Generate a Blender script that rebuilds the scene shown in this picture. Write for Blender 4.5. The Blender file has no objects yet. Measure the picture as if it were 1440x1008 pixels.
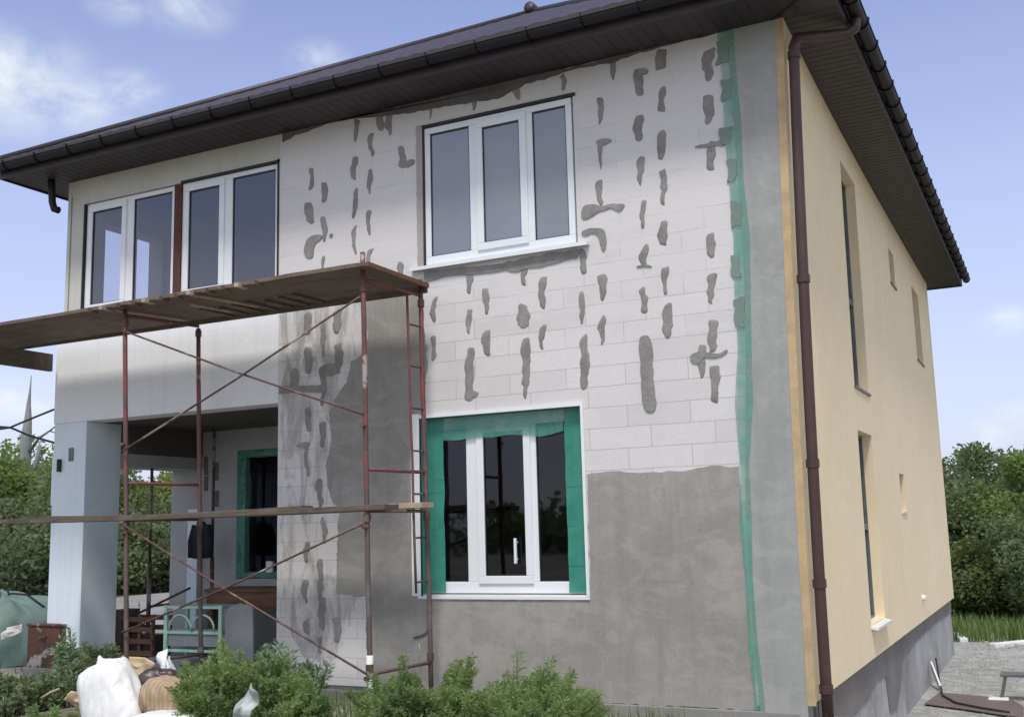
import bpy, math, random
from mathutils import Vector, Matrix, noise as mn
R = math.radians
random.seed(7)
scene = bpy.context.scene
COL = scene.collection

# ------------------------------------------------------------------ camera
CAM = (1.9191, -9.3354, 1.4633)
YAW, PITCH, ROLL, FPX = .4629, .1565, -.0266, 1521.6
_fw = Vector((-math.sin(YAW)*math.cos(PITCH), math.cos(YAW)*math.cos(PITCH), math.sin(PITCH)))
_rt = Vector((math.cos(YAW), math.sin(YAW), 0))
_up = _rt.cross(_fw)
_c, _s = math.cos(ROLL), math.sin(ROLL)
_R = _c*_rt + _s*_up
_U = -_s*_rt + _c*_up
camd = bpy.data.cameras.new('camera')
camd.sensor_width = 36
camd.lens = 36*FPX/1440
camd.clip_start = .1
camd.clip_end = 3000
cam = bpy.data.objects.new('camera', camd)
m = Matrix((( _R.x, _U.x, -_fw.x, CAM[0]), (_R.y, _U.y, -_fw.y, CAM[1]), (_R.z, _U.z, -_fw.z, CAM[2]), (0, 0, 0, 1)))
cam.matrix_world = m
COL.objects.link(cam)
scene.camera = cam

def at(u, v, ax, val):
    """measured point of the photograph -> point on the real plane axis=val"""
    a, b = (u-720)/FPX, (504-v)/FPX
    d = _fw + a*_R + b*_U
    t = (val-CAM[ax])/d[ax]
    return Vector(CAM) + d*t
def F(u, v, y=0.0): return at(u, v, 1, y)

def sm(a, b, x):
    t = max(0., min(1., (x-a)/(b-a)))
    return t*t*(3-2*t)

def warp(p):
    """lean added to the near corner to follow the lens bow"""
    x, y, z = p
    w = .115*max(0, min(1.1, z/6))**1.7*math.exp(-max(0, y)/3.5)*sm(-1.3, -.1, x)
    return (x+w, y, z)

# ------------------------------------------------------------------ materials
def new_mat(name):
    mt = bpy.data.materials.new(name)
    mt.use_nodes = True
    nt = mt.node_tree
    for n in list(nt.nodes): nt.nodes.remove(n)
    out = nt.nodes.new('ShaderNodeOutputMaterial')
    b = nt.nodes.new('ShaderNodeBsdfPrincipled')
    nt.links.new(b.outputs[0], out.inputs[0])
    return mt, nt, b, out
def N(nt, t, **kw):
    n = nt.nodes.new(t)
    for k, v in kw.items():
        if k.startswith('i_'):
            key = k[2:]
            key = int(key) if key.isdigit() else key.replace('_', ' ')
            n.inputs[key].default_value = v
        else: setattr(n, k, v)
    return n
def mix(nt, fac, a, b, mode='MIX'):
    n = nt.nodes.new('ShaderNodeMix'); n.data_type = 'RGBA'; n.blend_type = mode
    for sock, val in ((n.inputs[0], fac), (n.inputs[6], a), (n.inputs[7], b)):
        if isinstance(val, (int, float)): sock.default_value = val
        elif isinstance(val, (tuple, list)): sock.default_value = (*val[:3], 1)
        else: nt.links.new(val, sock)
    return n.outputs[2]
def ramp(nt, src, stops):
    r = nt.nodes.new('ShaderNodeValToRGB')
    el = r.color_ramp.elements
    while len(el) < len(stops): el.new(.5)
    for e, (p, c) in zip(el, stops):
        e.position = p
        e.color = (c, c, c, 1) if isinstance(c, (int, float)) else (*c, 1)
    nt.links.new(src, r.inputs[0])
    return r.outputs[0]
def coords(nt, scale=(1, 1, 1)):
    g = nt.nodes.new('ShaderNodeNewGeometry')
    mp = nt.nodes.new('ShaderNodeMapping')
    mp.inputs['Scale'].default_value = scale
    nt.links.new(g.outputs['Position'], mp.inputs[0])
    return mp.outputs[0]
def noise(nt, co, scale, detail=6, rough=.6, dist=0):
    n = N(nt, 'ShaderNodeTexNoise', i_Scale=scale, i_Detail=detail, i_Roughness=rough, i_Distortion=dist)
    nt.links.new(co, n.inputs['Vector'])
    return n.outputs[0]
def bump(nt, b, h, strength=.3, dist=.01):
    n = N(nt, 'ShaderNodeBump', i_Strength=strength, i_Distance=dist)
    nt.links.new(h, n.inputs['Height'])
    nt.links.new(n.outputs[0], b.inputs['Normal'])

def plaster(name, c1, c2, big=1.2, rough=.9, bs=.35, streak=0.0, cdark=None, fine=26, mottle=0):
    mt, nt, b, _ = new_mat(name)
    co = coords(nt)
    n1 = noise(nt, co, big, 7, .65, .4)
    n2 = noise(nt, co, fine, 5, .7)
    col = mix(nt, ramp(nt, n1, [(.32, 0.), (.68, 1.)]), c1, c2)
    col = mix(nt, ramp(nt, n2, [(.3, .0), (.8, .35)]), col, tuple(x*.72 for x in c1))
    if streak:
        s = noise(nt, coords(nt, (7, 7, .5)), 1.0, 5, .6)
        col = mix(nt, ramp(nt, s, [(.5, 0.), (.75, streak)]), col, cdark or tuple(x*.6 for x in c1))
    if mottle:   # trowel sweeps and half dry patches
        m1 = noise(nt, coords(nt, (1, 1, 1.6)), 2.3, 4, .55, 1.6)
        m2 = noise(nt, coords(nt, (1.3, 1, .45)), 3.4, 5, .6, .8)
        col = mix(nt, ramp(nt, m1, [(.48, 0.), (.60, mottle)]), col, tuple(min(1, x*1.12) for x in c2))
        col = mix(nt, ramp(nt, m2, [(.52, 0.), (.70, mottle)]), col, tuple(x*.80 for x in c1))
    nt.links.new(col, b.inputs['Base Color'])
    b.inputs['Roughness'].default_value = rough
    bump(nt, b, n2, bs, .006)
    return mt
def flat(name, c, rough=.6, metal=0, var=.12, scale=8, bs=.1, spec=.5):
    mt, nt, b, _ = new_mat(name)
    n1 = noise(nt, coords(nt), scale, 6, .65)
    col = mix(nt, ramp(nt, n1, [(.3, 0.), (.7, 1.)]), tuple(x*(1-var) for x in c), tuple(min(1, x*(1+var)) for x in c))
    nt.links.new(col, b.inputs['Base Color'])
    b.inputs['Roughness'].default_value = rough
    b.inputs['Metallic'].default_value = metal
    b.inputs['Specular IOR Level'].default_value = spec
    bump(nt, b, n1, bs, .01)
    return mt

def block_material():
    mt, nt, b, _ = new_mat('aerated_block')
    co = coords(nt)
    w = noise(nt, co, 3.5, 3, .5)
    sep = N(nt, 'ShaderNodeSeparateXYZ'); nt.links.new(co, sep.inputs[0])
    ma = N(nt, 'ShaderNodeMath', operation='MULTIPLY_ADD'); nt.links.new(w, ma.inputs[0]); ma.inputs[1].default_value = .012
    nt.links.new(sep.outputs[2], ma.inputs[2])
    ad = N(nt, 'ShaderNodeMath', operation='ADD'); nt.links.new(ma.outputs[0], ad.inputs[0]); ad.inputs[1].default_value = -.032
    ax = N(nt, 'ShaderNodeMath', operation='ADD'); nt.links.new(sep.outputs[0], ax.inputs[0]); ax.inputs[1].default_value = 10.35
    cmb = N(nt, 'ShaderNodeCombineXYZ'); nt.links.new(ax.outputs[0], cmb.inputs[0]); nt.links.new(ad.outputs[0], cmb.inputs[1])
    br = N(nt, 'ShaderNodeTexBrick', offset=.37, offset_frequency=2)
    br.inputs['Scale'].default_value = 1; br.inputs['Brick Width'].default_value = .6; br.inputs['Row Height'].default_value = .195
    br.inputs['Mortar Size'].default_value = .0042; br.inputs['Mortar Smooth'].default_value = .2; br.inputs['Bias'].default_value = 0
    br.inputs['Color1'].default_value = (.60, .585, .59, 1); br.inputs['Color2'].default_value = (.68, .665, .67, 1)
    br.inputs['Mortar'].default_value = (.44, .42, .42, 1)
    nt.links.new(cmb.outputs[0], br.inputs[0])
    n1 = noise(nt, co, 1.1, 7, .65, .5)
    col = mix(nt, ramp(nt, n1, [(.35, 0.), (.7, .35)]), br.outputs[0], (.50, .485, .47))
    n3 = noise(nt, co, 30, 5, .7)
    col = mix(nt, ramp(nt, n3, [(.45, 0.), (.8, .3)]), col, (.45, .44, .44))
    # joints fade in and out
    zr = N(nt, 'ShaderNodeMapRange'); nt.links.new(sep.outputs[2], zr.inputs[0]); zr.inputs[1].default_value = 2.7; zr.inputs[2].default_value = 4.4; zr.inputs[3].default_value = -.12; zr.inputs[4].default_value = .16
    gs = N(nt, 'ShaderNodeMath', operation='SUBTRACT'); nt.links.new(noise(nt, coords(nt, (.8, 1, 3)), 1.7, 4, .6), gs.inputs[0]); nt.links.new(zr.outputs[0], gs.inputs[1])
    gate = ramp(nt, gs.outputs[0], [(.36, .9), (.56, 0.)])
    col = mix(nt, gate, col, (.635, .62, .625))
    nt.links.new(col, b.inputs['Base Color'])
    b.inputs['Roughness'].default_value = .95
    bw = N(nt, 'ShaderNodeMath', operation='MULTIPLY_ADD'); nt.links.new(br.outputs['Fac'], bw.inputs[0]); bw.inputs[1].default_value = -.8; nt.links.new(n3, bw.inputs[2])
    bump(nt, b, bw.outputs[0], .35, .006)
    return mt

def glass(name, tint=(.9, .95, 1), refl=.10, veil=0.0, veilcol=(.2, .22, .3)):
    mt, nt, b, out = new_mat(name)
    nt.nodes.remove(b)
    tr = N(nt, 'ShaderNodeBsdfTransparent'); tr.inputs[0].default_value = (*tint, 1)
    gl = N(nt, 'ShaderNodeBsdfGlossy'); gl.inputs['Roughness'].default_value = .02
    gl.inputs[0].default_value = (.9, .93, 1, 1)
    nz = noise(nt, coords(nt), 1.3, 2, .4)
    bp = N(nt, 'ShaderNodeBump', i_Strength=.08, i_Distance=.02); nt.links.new(nz, bp.inputs['Height']); nt.links.new(bp.outputs[0], gl.inputs['Normal'])
    fr = N(nt, 'ShaderNodeFresnel', i_IOR=1.5)
    ma = N(nt, 'ShaderNodeMath', operation='MULTIPLY_ADD'); nt.links.new(fr.outputs[0], ma.inputs[0]); ma.inputs[1].default_value = 1.5; ma.inputs[2].default_value = refl-.06
    ma.use_clamp = True
    base = tr.outputs[0]
    if veil:
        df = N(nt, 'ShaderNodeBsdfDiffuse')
        hc = mix(nt, noise(nt, coords(nt, (1, 1, .6)), 1.6, 4, .5), tuple(x*.85 for x in veilcol), tuple(x*1.15 for x in veilcol))
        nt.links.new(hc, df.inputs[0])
        mm = N(nt, 'ShaderNodeMixShader', i_0=veil); nt.links.new(base, mm.inputs[1]); nt.links.new(df.outputs[0], mm.inputs[2]); base = mm.outputs[0]
    ms = N(nt, 'ShaderNodeMixShader'); nt.links.new(ma.outputs[0], ms.inputs[0]); nt.links.new(base, ms.inputs[1]); nt.links.new(gl.outputs[0], ms.inputs[2])
    nt.links.new(ms.outputs[0], out.inputs[0])
    return mt

def film(name, c, a0, a1):
    """thin coloured film or mesh: partly see-through"""
    mt, nt, b, out = new_mat(name)
    n1 = noise(nt, coords(nt), 5, 5, .6, .6)
    nt.links.new(mix(nt, n1, tuple(x*.75 for x in c), tuple(min(1, x*1.25) for x in c)), b.inputs['Base Color'])
    b.inputs['Roughness'].default_value = .45
    al = ramp(nt, noise(nt, coords(nt), 3, 5, .65, .5), [(.35, a0), (.65, a1)])
    nt.links.new(al, b.inputs['Alpha'])
    return mt

def leaf(name, c1, c2, c3, trans=.35, clump=1.2):
    mt, nt, b, out = new_mat(name)
    g = N(nt, 'ShaderNodeNewGeometry')
    n1 = noise(nt, coords(nt), clump, 4, .6)
    col = mix(nt, g.outputs['Random Per Island'], c1, c2)
    col = mix(nt, ramp(nt, n1, [(.38, 0.), (.66, .8)]), col, c3)
    nt.links.new(col, b.inputs['Base Color'])
    b.inputs['Roughness'].default_value = .6
    b.inputs['Specular IOR Level'].default_value = .3
    t = N(nt, 'ShaderNodeBsdfTranslucent'); nt.links.new(mix(nt, 1.0, col, (1.5, 1.6, .8), 'MULTIPLY'), t.inputs[0])
    ms = N(nt, 'ShaderNodeMixShader', i_0=trans); nt.links.new(b.outputs[0], ms.inputs[1]); nt.links.new(t.outputs[0], ms.inputs[2])
    nt.links.new(ms.outputs[0], out.inputs[0])
    return mt

M = {}
M['block'] = block_material()
M['render'] = plaster('grey_base_coat', (.25, .24, .225), (.355, .34, .32), .75, .95, .45, .45, (.20, .195, .19), mottle=.32)
M['render2'] = plaster('corner_base_coat', (.30, .305, .30), (.37, .375, .365), .7, .95, .35, .35, (.20, .22, .21), mottle=.3)
M['mortar'] = plaster('adhesive_mortar', (.20, .195, .19), (.33, .32, .31), 4.5, .95, 1.0, .3, (.16, .155, .15), fine=45)
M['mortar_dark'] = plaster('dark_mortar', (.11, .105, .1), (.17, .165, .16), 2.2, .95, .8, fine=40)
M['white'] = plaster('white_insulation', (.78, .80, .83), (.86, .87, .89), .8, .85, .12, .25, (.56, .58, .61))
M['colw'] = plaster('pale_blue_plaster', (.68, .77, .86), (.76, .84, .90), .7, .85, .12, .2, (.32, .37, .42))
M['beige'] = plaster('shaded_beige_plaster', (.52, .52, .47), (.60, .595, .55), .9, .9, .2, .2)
M['yellow'] = plaster('yellow_plaster', (.85, .71, .46), (.90, .77, .53), .5, .92, .6, .18, (.68, .58, .42), fine=60, mottle=.12)
M['orange'] = flat('orange_plaster_edge', (.47, .345, .20), .9, var=.25, scale=3)
M['plinth'] = plaster('plinth_concrete', (.24, .235, .225), (.54, .54, .54), .9, .92, .4, .3, (.17, .165, .165))
M['plinthtop'] = plaster('plinth_render', (.17, .155, .145), (.25, .235, .225), 1.0, .95, .4)
M['soffit'] = flat('brown_soffit', (.030, .022, .027), .5, 0, .15, 1.5, .05)
M['gutter'] = flat('dark_brown_metal', (.014, .011, .016), .6, .2, .15, 5, .05)
M['pipe'] = flat('brown_downpipe', (.060, .031, .028), .5, 0, .18, 4, .05)
M['roof'] = flat('dark_roof_tile', (.045, .036, .041), .5, .15, .2, 3, .1)
M['upvc'] = flat('white_upvc', (.74, .77, .80), .35, 0, .03, 2, .02)
M['gasket'] = flat('black_gasket', (.02, .02, .025), .6)
M['glass_lo'] = glass('dark_glass', (.55, .55, .62), .05)
M['glass_up'] = glass('sky_tint_glass', (.5, .55, .65), .10, .80, (.245, .265, .31))  # bluish diffuse layer puts the reflected sky into the pane colour
M['glass_left'] = glass('left_glass', (.80, .82, .92), .09, .30, (.17, .165, .235))
M['foam'] = flat('brown_sealant', (.10, .035, .030), .9, 0, .25, 12, .5)
M['reveal'] = plaster('pinkish_reveal', (.36, .31, .31), (.44, .40, .39), 2, .9, .3)
M['film'] = film('green_protective_film', (.035, .26, .19), .82, .95)
M['film_thin'] = film('thin_green_film', (.09, .33, .26), .40, .80)
M['mesh_green'] = film('green_reinforcing_mesh', (.14, .36, .28), .25, .80)
M['inner'] = plaster('interior_plaster', (.16, .155, .16), (.22, .215, .22), 1, .95, .2)
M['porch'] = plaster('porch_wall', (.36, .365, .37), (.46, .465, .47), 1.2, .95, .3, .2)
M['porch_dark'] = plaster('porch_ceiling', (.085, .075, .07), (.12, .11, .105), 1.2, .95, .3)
M['slab'] = plaster('concrete_slab', (.20, .20, .195), (.28, .275, .27), 1.4, .95, .4)
M['wood'] = None
def wood(name, c1, c2, scale=(2, 14, 14)):
    mt, nt, b, _ = new_mat(name)
    n1 = noise(nt, coords(nt, scale), 1.6, 7, .7, .6)
    n2 = noise(nt, coords(nt), 3, 5, .6)
    col = mix(nt, ramp(nt, n1, [(.3, 0.), (.7, 1.)]), c1, c2)
    col = mix(nt, ramp(nt, n2, [(.45, 0.), (.7, .5)]), col, tuple(x*.5 for x in c1))
    nt.links.new(col, b.inputs['Base Color']); b.inputs['Roughness'].default_value = .85
    bump(nt, b, n1, .5, .006)
    return mt
M['wood'] = wood('weathered_board', (.070, .052, .042), (.16, .125, .10))
M['deckwood'] = wood('dark_deck_board', (.105, .078, .064), (.20, .15, .12))
M['wood_pale'] = wood('pale_board', (.33, .27, .19), (.50, .42, .32))
M['wood_red'] = wood('brown_batten', (.11, .055, .035), (.22, .12, .08))
def rusty(name, c, rust, amt):
    mt, nt, b, _ = new_mat(name)
    n1 = noise(nt, coords(nt), 7, 7, .7, .5)
    col = mix(nt, ramp(nt, n1, [(amt-.06, 0.), (amt+.06, 1.)]), c, rust)
    n2 = noise(nt, coords(nt), 2.1, 4, .6)
    col = mix(nt, ramp(nt, n2, [(.58, 0.), (.62, .8)]), col, (.38, .36, .34))
    nt.links.new(col, b.inputs['Base Color']); b.inputs['Roughness'].default_value = .6
    bump(nt, b, n1, .3, .004)
    return mt
M['redpaint'] = rusty('worn_red_paint', (.20, .05, .055), (.10, .055, .05), .50)
nt = M['redpaint'].node_tree; b = [n for n in nt.nodes if n.type == 'BSDF_PRINCIPLED'][0]
src = b.inputs['Base Color'].links[0].from_socket
sp_ = N(nt, 'ShaderNodeSeparateXYZ'); nt.links.new(coords(nt), sp_.inputs[0])
mr_ = N(nt, 'ShaderNodeMapRange'); nt.links.new(sp_.outputs[2], mr_.inputs[0]); mr_.inputs[1].default_value = 1.2; mr_.inputs[2].default_value = 2.4; mr_.inputs[3].default_value = .85; mr_.inputs[4].default_value = 0
nt.links.new(mix(nt, mr_.outputs[0], src, (.10, .085, .078)), b.inputs['Base Color'])
M['brace'] = rusty('rusty_brace', (.085, .045, .040), (.16, .11, .09), .55)
M['whitebag'] = plaster('white_woven_plastic', (.70, .715, .72), (.80, .81, .81), 2.6, .6, .4, .2, (.50, .49, .46), fine=18)
nt = M['whitebag'].node_tree; b = [n for n in nt.nodes if n.type == 'BSDF_PRINCIPLED'][0]
wv = N(nt, 'ShaderNodeTexWave', i_Scale=3.2, i_Distortion=7, i_Detail=4); nt.links.new(coords(nt), wv.inputs[0])
bump(nt, b, wv.outputs[1], .35, .015)
M['kraft'] = plaster('kraft_paper', (.34, .265, .16), (.46, .37, .245), 3, .85, .4, .4, (.28, .17, .10))
nt = M['kraft'].node_tree; b = [n for n in nt.nodes if n.type == 'BSDF_PRINCIPLED'][0]; src = b.inputs['Base Color'].links[0].from_socket
wv = N(nt, 'ShaderNodeTexWave', i_Scale=6, i_Distortion=5, i_Detail=2); nt.links.new(coords(nt, (1, 1, .4)), wv.inputs[0])
nt.links.new(mix(nt, ramp(nt, wv.outputs[1], [(.55, 0.), (.75, .45)]), src, (.30, .13, .09)), b.inputs['Base Color'])
wv2 = N(nt, 'ShaderNodeTexWave', i_Scale=2.4, i_Distortion=9, i_Detail=4); nt.links.new(coords(nt), wv2.inputs[0]); bump(nt, b, wv2.outputs[1], .6, .02)
M['darkbag'] = flat('dark_plastic', (.06, .045, .045), .4, 0, .3, 8, .3)
M['card'] = plaster('cardboard', (.46, .36, .22), (.56, .45, .30), 2, .9, .2)
M['clear'] = film('clear_plastic', (.55, .6, .6), .35, .7)
M['mint'] = flat('mint_paint', (.36, .58, .48), .5, 0, .15, 6, .1)
M['mint_dark'] = plaster('mint_tarpaulin', (.10, .165, .145), (.155, .235, .205), 1.5, .7, .4)
M['greyboard'] = plaster('grey_board', (.20, .22, .24), (.28, .30, .32), 2, .9, .2)
M['rust'] = rusty('rusty_sheet', (.10, .038, .025), (.05, .028, .02), .5)
M['black'] = flat('black_cloth', (.018, .018, .024), .95, 0, .3, 10, .5)
M['cable'] = flat('black_cable', (.02, .02, .02), .6)
M['bark'] = plaster('bark', (.07, .055, .04), (.13, .105, .08), 3, .95, .9)
M['greybark'] = plaster('bare_grey_bark', (.20, .21, .21), (.30, .31, .30), 3, .95, .7)
M['steel'] = flat('grey_steel', (.14, .15, .15), .5, .3, .2, 6, .1)
M['whitepaint'] = flat('whitewash', (.66, .67, .64), .8, 0, .12, 5, .2)
M['mat'] = flat('purple_brown_patch', (.13, .10, .10), .8, 0, .2, 3, .4)
M['stem'] = flat('green_stem', (.07, .10, .03), .8)
M['leaf_bush'] = leaf('bush_leaf', (.22, .29, .135), (.34, .41, .23), (.13, .19, .09), .55, 3.0)
M['leaf_pale'] = leaf('pale_leaf', (.20, .30, .20), (.38, .44, .36), (.07, .13, .07), .3, 6)
M['leaf_weed'] = leaf('weed_leaf', (.18, .23, .12), (.29, .33, .20), (.11, .15, .085), .3, 2.5)
M['leaf_a'] = leaf('tree_leaf', (.17, .225, .085), (.25, .31, .13), (.09, .13, .055), .5, .9)  # tree greens lifted in colour to stand in for distance mist
M['leaf_b'] = leaf('dark_tree_leaf', (.14, .18, .095), (.21, .25, .14), (.075, .105, .065), .45, .8)
M['leaf_c'] = leaf('yellow_tree_leaf', (.21, .25, .08), (.31, .34, .14), (.11, .14, .055), .5, .9)
M['rubble'] = plaster('rubble_stone', (.22, .21, .20), (.46, .45, .43), 8, .95, .5)
M['grass'] = leaf('grass_blade', (.12, .18, .055), (.22, .28, .10), (.07, .11, .035), .3, 1.5)

# ------------------------------------------------------------------ mesh helpers
class MB:
    def __init__(s): s.v = []; s.f = []
    def add(s, vs, fs):
        o = len(s.v); s.v += [tuple(p) for p in vs]; s.f += [tuple(i+o for i in f) for f in fs]; return s
    def box(s, x0, x1, y0, y1, z0, z1, mat=None):
        vs = [(x, y, z) for z in (z0, z1) for y in (y0, y1) for x in (x0, x1)]
        if mat is not None: vs = [mat @ Vector(p) for p in vs]
        return s.add(vs, [(0, 2, 3, 1), (4, 5, 7, 6), (0, 1, 5, 4), (2, 6, 7, 3), (0, 4, 6, 2), (1, 3, 7, 5)])
    def bar(s, a, b, w, h, up=(0, 0, 1)):
        a, b = Vector(a), Vector(b); d = b-a; L = d.length; d.normalize()
        x = d.cross(Vector(up)); 
        if x.length < 1e-4: x = Vector((1, 0, 0))
        x.normalize(); y = x.cross(d)
        vs = [q + x*i*w/2 + y*j*h/2 for q in (a, b) for j in (-1, 1) for i in (-1, 1)]
        return s.add(vs, [(0, 2, 3, 1), (4, 5, 7, 6), (0, 1, 5, 4), (2, 6, 7, 3), (0, 4, 6, 2), (1, 3, 7, 5)])
    def tube(s, pts, r, n=8, cap=True):
        pts = [Vector(p) for p in pts]
        rs = r if isinstance(r, (list, tuple)) else [r]*len(pts)
        vs = []; prev = None
        for i, p in enumerate(pts):
            d = (pts[min(i+1, len(pts)-1)] - pts[max(i-1, 0)]).normalized()
            x = d.cross(Vector((0, 0, 1))) if prev is None else prev - d*prev.dot(d)
            if x.length < 1e-3: x = d.cross(Vector((0, 1, 0)))
            x.normalize(); prev = x; y = d.cross(x)
            for k in range(n):
                a = 2*math.pi*k/n
                vs.append(p + (x*math.cos(a)+y*math.sin(a))*rs[i])
        fs = [(i*n+k, i*n+(k+1) % n, (i+1)*n+(k+1) % n, (i+1)*n+k) for i in range(len(pts)-1) for k in range(n)]
        if cap: fs += [tuple(range(n))[::-1], tuple((len(pts)-1)*n+k for k in range(n))]
        return s.add(vs, fs)
    def prism(s, poly, off):
        """poly: list of Vector (flat polygon), off: Vector thickness"""
        n = len(poly); off = Vector(off)
        vs = [Vector(p) for p in poly] + [Vector(p)+off for p in poly]
        fs = [tuple(range(n)), tuple(range(2*n-1, n-1, -1))] + [(i, n+i, n+(i+1) % n, (i+1) % n)[::-1] for i in range(n)]
        return s.add(vs, fs)
    def build(s, name, mat, parent=None, smooth=False, bevel=0, fix=True, wp=False):
        me = bpy.data.meshes.new(name)
        vs = [warp(p) for p in s.v] if wp else s.v
        org = Vector((0, 0, 0))
        root = parent
        while root is not None and root.parent is not None: root = root.parent
        if root is not None: org = Vector(root['_org'])
        me.from_pydata([tuple(Vector(p)-org) for p in vs], [], s.f)
        me.update()
        if fix:
            import bmesh
            bm = bmesh.new(); bm.from_mesh(me); bmesh.ops.recalc_face_normals(bm, faces=bm.faces)
            bm.to_mesh(me); bm.free()
        if smooth:
            for p in me.polygons: p.use_smooth = True
        me.materials.append(mat)
        o = bpy.data.objects.new(name, me)
        COL.objects.link(o)
        if parent is not None: o.parent = parent
        if bevel:
            b = o.modifiers.new('bevel', 'BEVEL'); b.width = bevel; b.segments = 2; b.limit_method = 'ANGLE'; b.angle_limit = R(40)
        return o
def thing(name, label, cat, loc, group=None):
    o = bpy.data.objects.new(name, None); COL.objects.link(o)
    o.location = loc; o['_org'] = tuple(loc); o['label'] = label; o['category'] = cat
    o.empty_display_size = .2
    if group: o['group'] = group
    return o
def tag(o, label, cat, group=None, kind=None):
    if label: o['label'] = label
    if cat: o['category'] = cat
    if group: o['group'] = group
    if kind: o['kind'] = kind
    return o
def recenter(o):
    """single mesh things get their origin at their base"""
    me = o.data; n = len(me.vertices)
    c = Vector((sum(v.co.x for v in me.vertices)/n, sum(v.co.y for v in me.vertices)/n, min(v.co.z for v in me.vertices)))
    me.transform(Matrix.Translation(-c)); o.location = c
    return o

def wall_grid(mb, axis, a_rng, b_rng, d0, d1, holes=(), acuts=(), bcuts=()):
    """wall in plane axis (0:x const, 1:y const); a is horizontal, b vertical(z); d0..d1 thickness"""
    A = sorted(set([*a_rng, *acuts, *[h[i] for h in holes for i in (0, 1)]])); A = [q for q in A if a_rng[0] <= q <= a_rng[1]]
    B = sorted(set([*b_rng, *bcuts, *[h[i] for h in holes for i in (2, 3)]])); B = [q for q in B if b_rng[0] <= q <= b_rng[1]]
    def solid(i, j):
        if i < 0 or j < 0 or i >= len(A)-1 or j >= len(B)-1: return False
        ca, cb = (A[i]+A[i+1])/2, (B[j]+B[j+1])/2
        return not any(h[0] < ca < h[1] and h[2] < cb < h[3] for h in holes)
    P = (lambda a, d, b: (d, a, b)) if axis == 0 else (lambda a, d, b: (a, d, b))
    idx = {}
    vs, fs = [], []
    def V(i, k, j):
        key = (i, k, j)
        if key not in idx: idx[key] = len(vs); vs.append(P(A[i], (d0, d1)[k], B[j]))
        return idx[key]
    for i in range(len(A)-1):
        for j in range(len(B)-1):
            if not solid(i, j): continue
            fs.append((V(i, 0, j), V(i+1, 0, j), V(i+1, 0, j+1), V(i, 0, j+1)))
            fs.append((V(i, 1, j), V(i, 1, j+1), V(i+1, 1, j+1), V(i+1, 1, j)))
            if not solid(i-1, j): fs.append((V(i, 0, j), V(i, 0, j+1), V(i, 1, j+1), V(i, 1, j)))
            if not solid(i+1, j): fs.append((V(i+1, 0, j), V(i+1, 1, j), V(i+1, 1, j+1), V(i+1, 0, j+1)))
            if not solid(i, j-1): fs.append((V(i, 0, j), V(i, 1, j), V(i+1, 1, j), V(i+1, 0, j)))
            if not solid(i, j+1): fs.append((V(i, 0, j+1), V(i+1, 0, j+1), V(i+1, 1, j+1), V(i, 1, j+1)))
    mb.add(vs, fs)
    return mb

def chaikin(poly, it=2):
    for _ in range(it):
        q = []
        for i in range(len(poly)):
            a, b = poly[i], poly[(i+1) % len(poly)]
            q += [a.lerp(b, .25), a.lerp(b, .75)]
        poly = q
    return poly
def wobble(poly, amp=.006, step=.05, seed=0):
    out = []
    n = len(poly)
    for i in range(n):
        a, b = poly[i], poly[(i+1) % n]
        k = max(1, int((b-a).length/step))
        for j in range(k):
            p = a.lerp(b, j/k)
            q = p*13 + Vector((seed*3.1, seed*1.7, 0))
            out.append(Vector((p.x + amp*mn.noise(q), p.y, p.z + amp*1.4*mn.noise(q+Vector((5, 3, 9))))))
    return out

# ------------------------------------------------------------------ world and sun
SUN_EL, SUN_X = 61.5, .20          # sun stands in front of the facade, high
sdir = Vector((SUN_X, -math.cos(R(SUN_EL)), math.sin(R(SUN_EL)))).normalized()   # towards the sun
w = bpy.data.worlds.new('World'); scene.world = w; w.use_nodes = True
nt = w.node_tree
for n in list(nt.nodes): nt.nodes.remove(n)
out = nt.nodes.new('ShaderNodeOutputWorld'); bg = nt.nodes.new('ShaderNodeBackground')
nt.links.new(bg.outputs[0], out.inputs[0])
sky = nt.nodes.new('ShaderNodeTexSky'); sky.sky_type = 'NISHITA'; sky.sun_disc = False
sky.sun_elevation = math.asin(sdir.z); sky.sun_rotation = math.atan2(sdir.x, sdir.y)
sky.air_density = 1.1; sky.dust_density = 1.6; sky.ozone_density = 2.2
bg.inputs[1].default_value = .148
tc = nt.nodes.new('ShaderNodeTexCoord')
skyc = mix(nt, 1.0, sky.outputs[0], (1.36, 1.16, 1.30), 'MULTIPLY')
def cloud_dir(u, v):
    d = _fw + (u-720)/FPX*_R + (504-v)/FPX*_U
    return d.normalized()
nz = N(nt, 'ShaderNodeTexNoise', i_Scale=12, i_Detail=9, i_Roughness=.6, i_Distortion=.3)
mpn = N(nt, 'ShaderNodeMapping'); mpn.inputs['Scale'].default_value = (1, 1, 1.7); mpn.inputs['Location'].default_value = (.3, .1, .7)
nt.links.new(tc.outputs['Generated'], mpn.inputs[0]); nt.links.new(mpn.outputs[0], nz.inputs[0])
nz2 = N(nt, 'ShaderNodeTexNoise', i_Scale=2.6, i_Detail=4, i_Roughness=.55)
nt.links.new(mpn.outputs[0], nz2.inputs[0])
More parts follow.
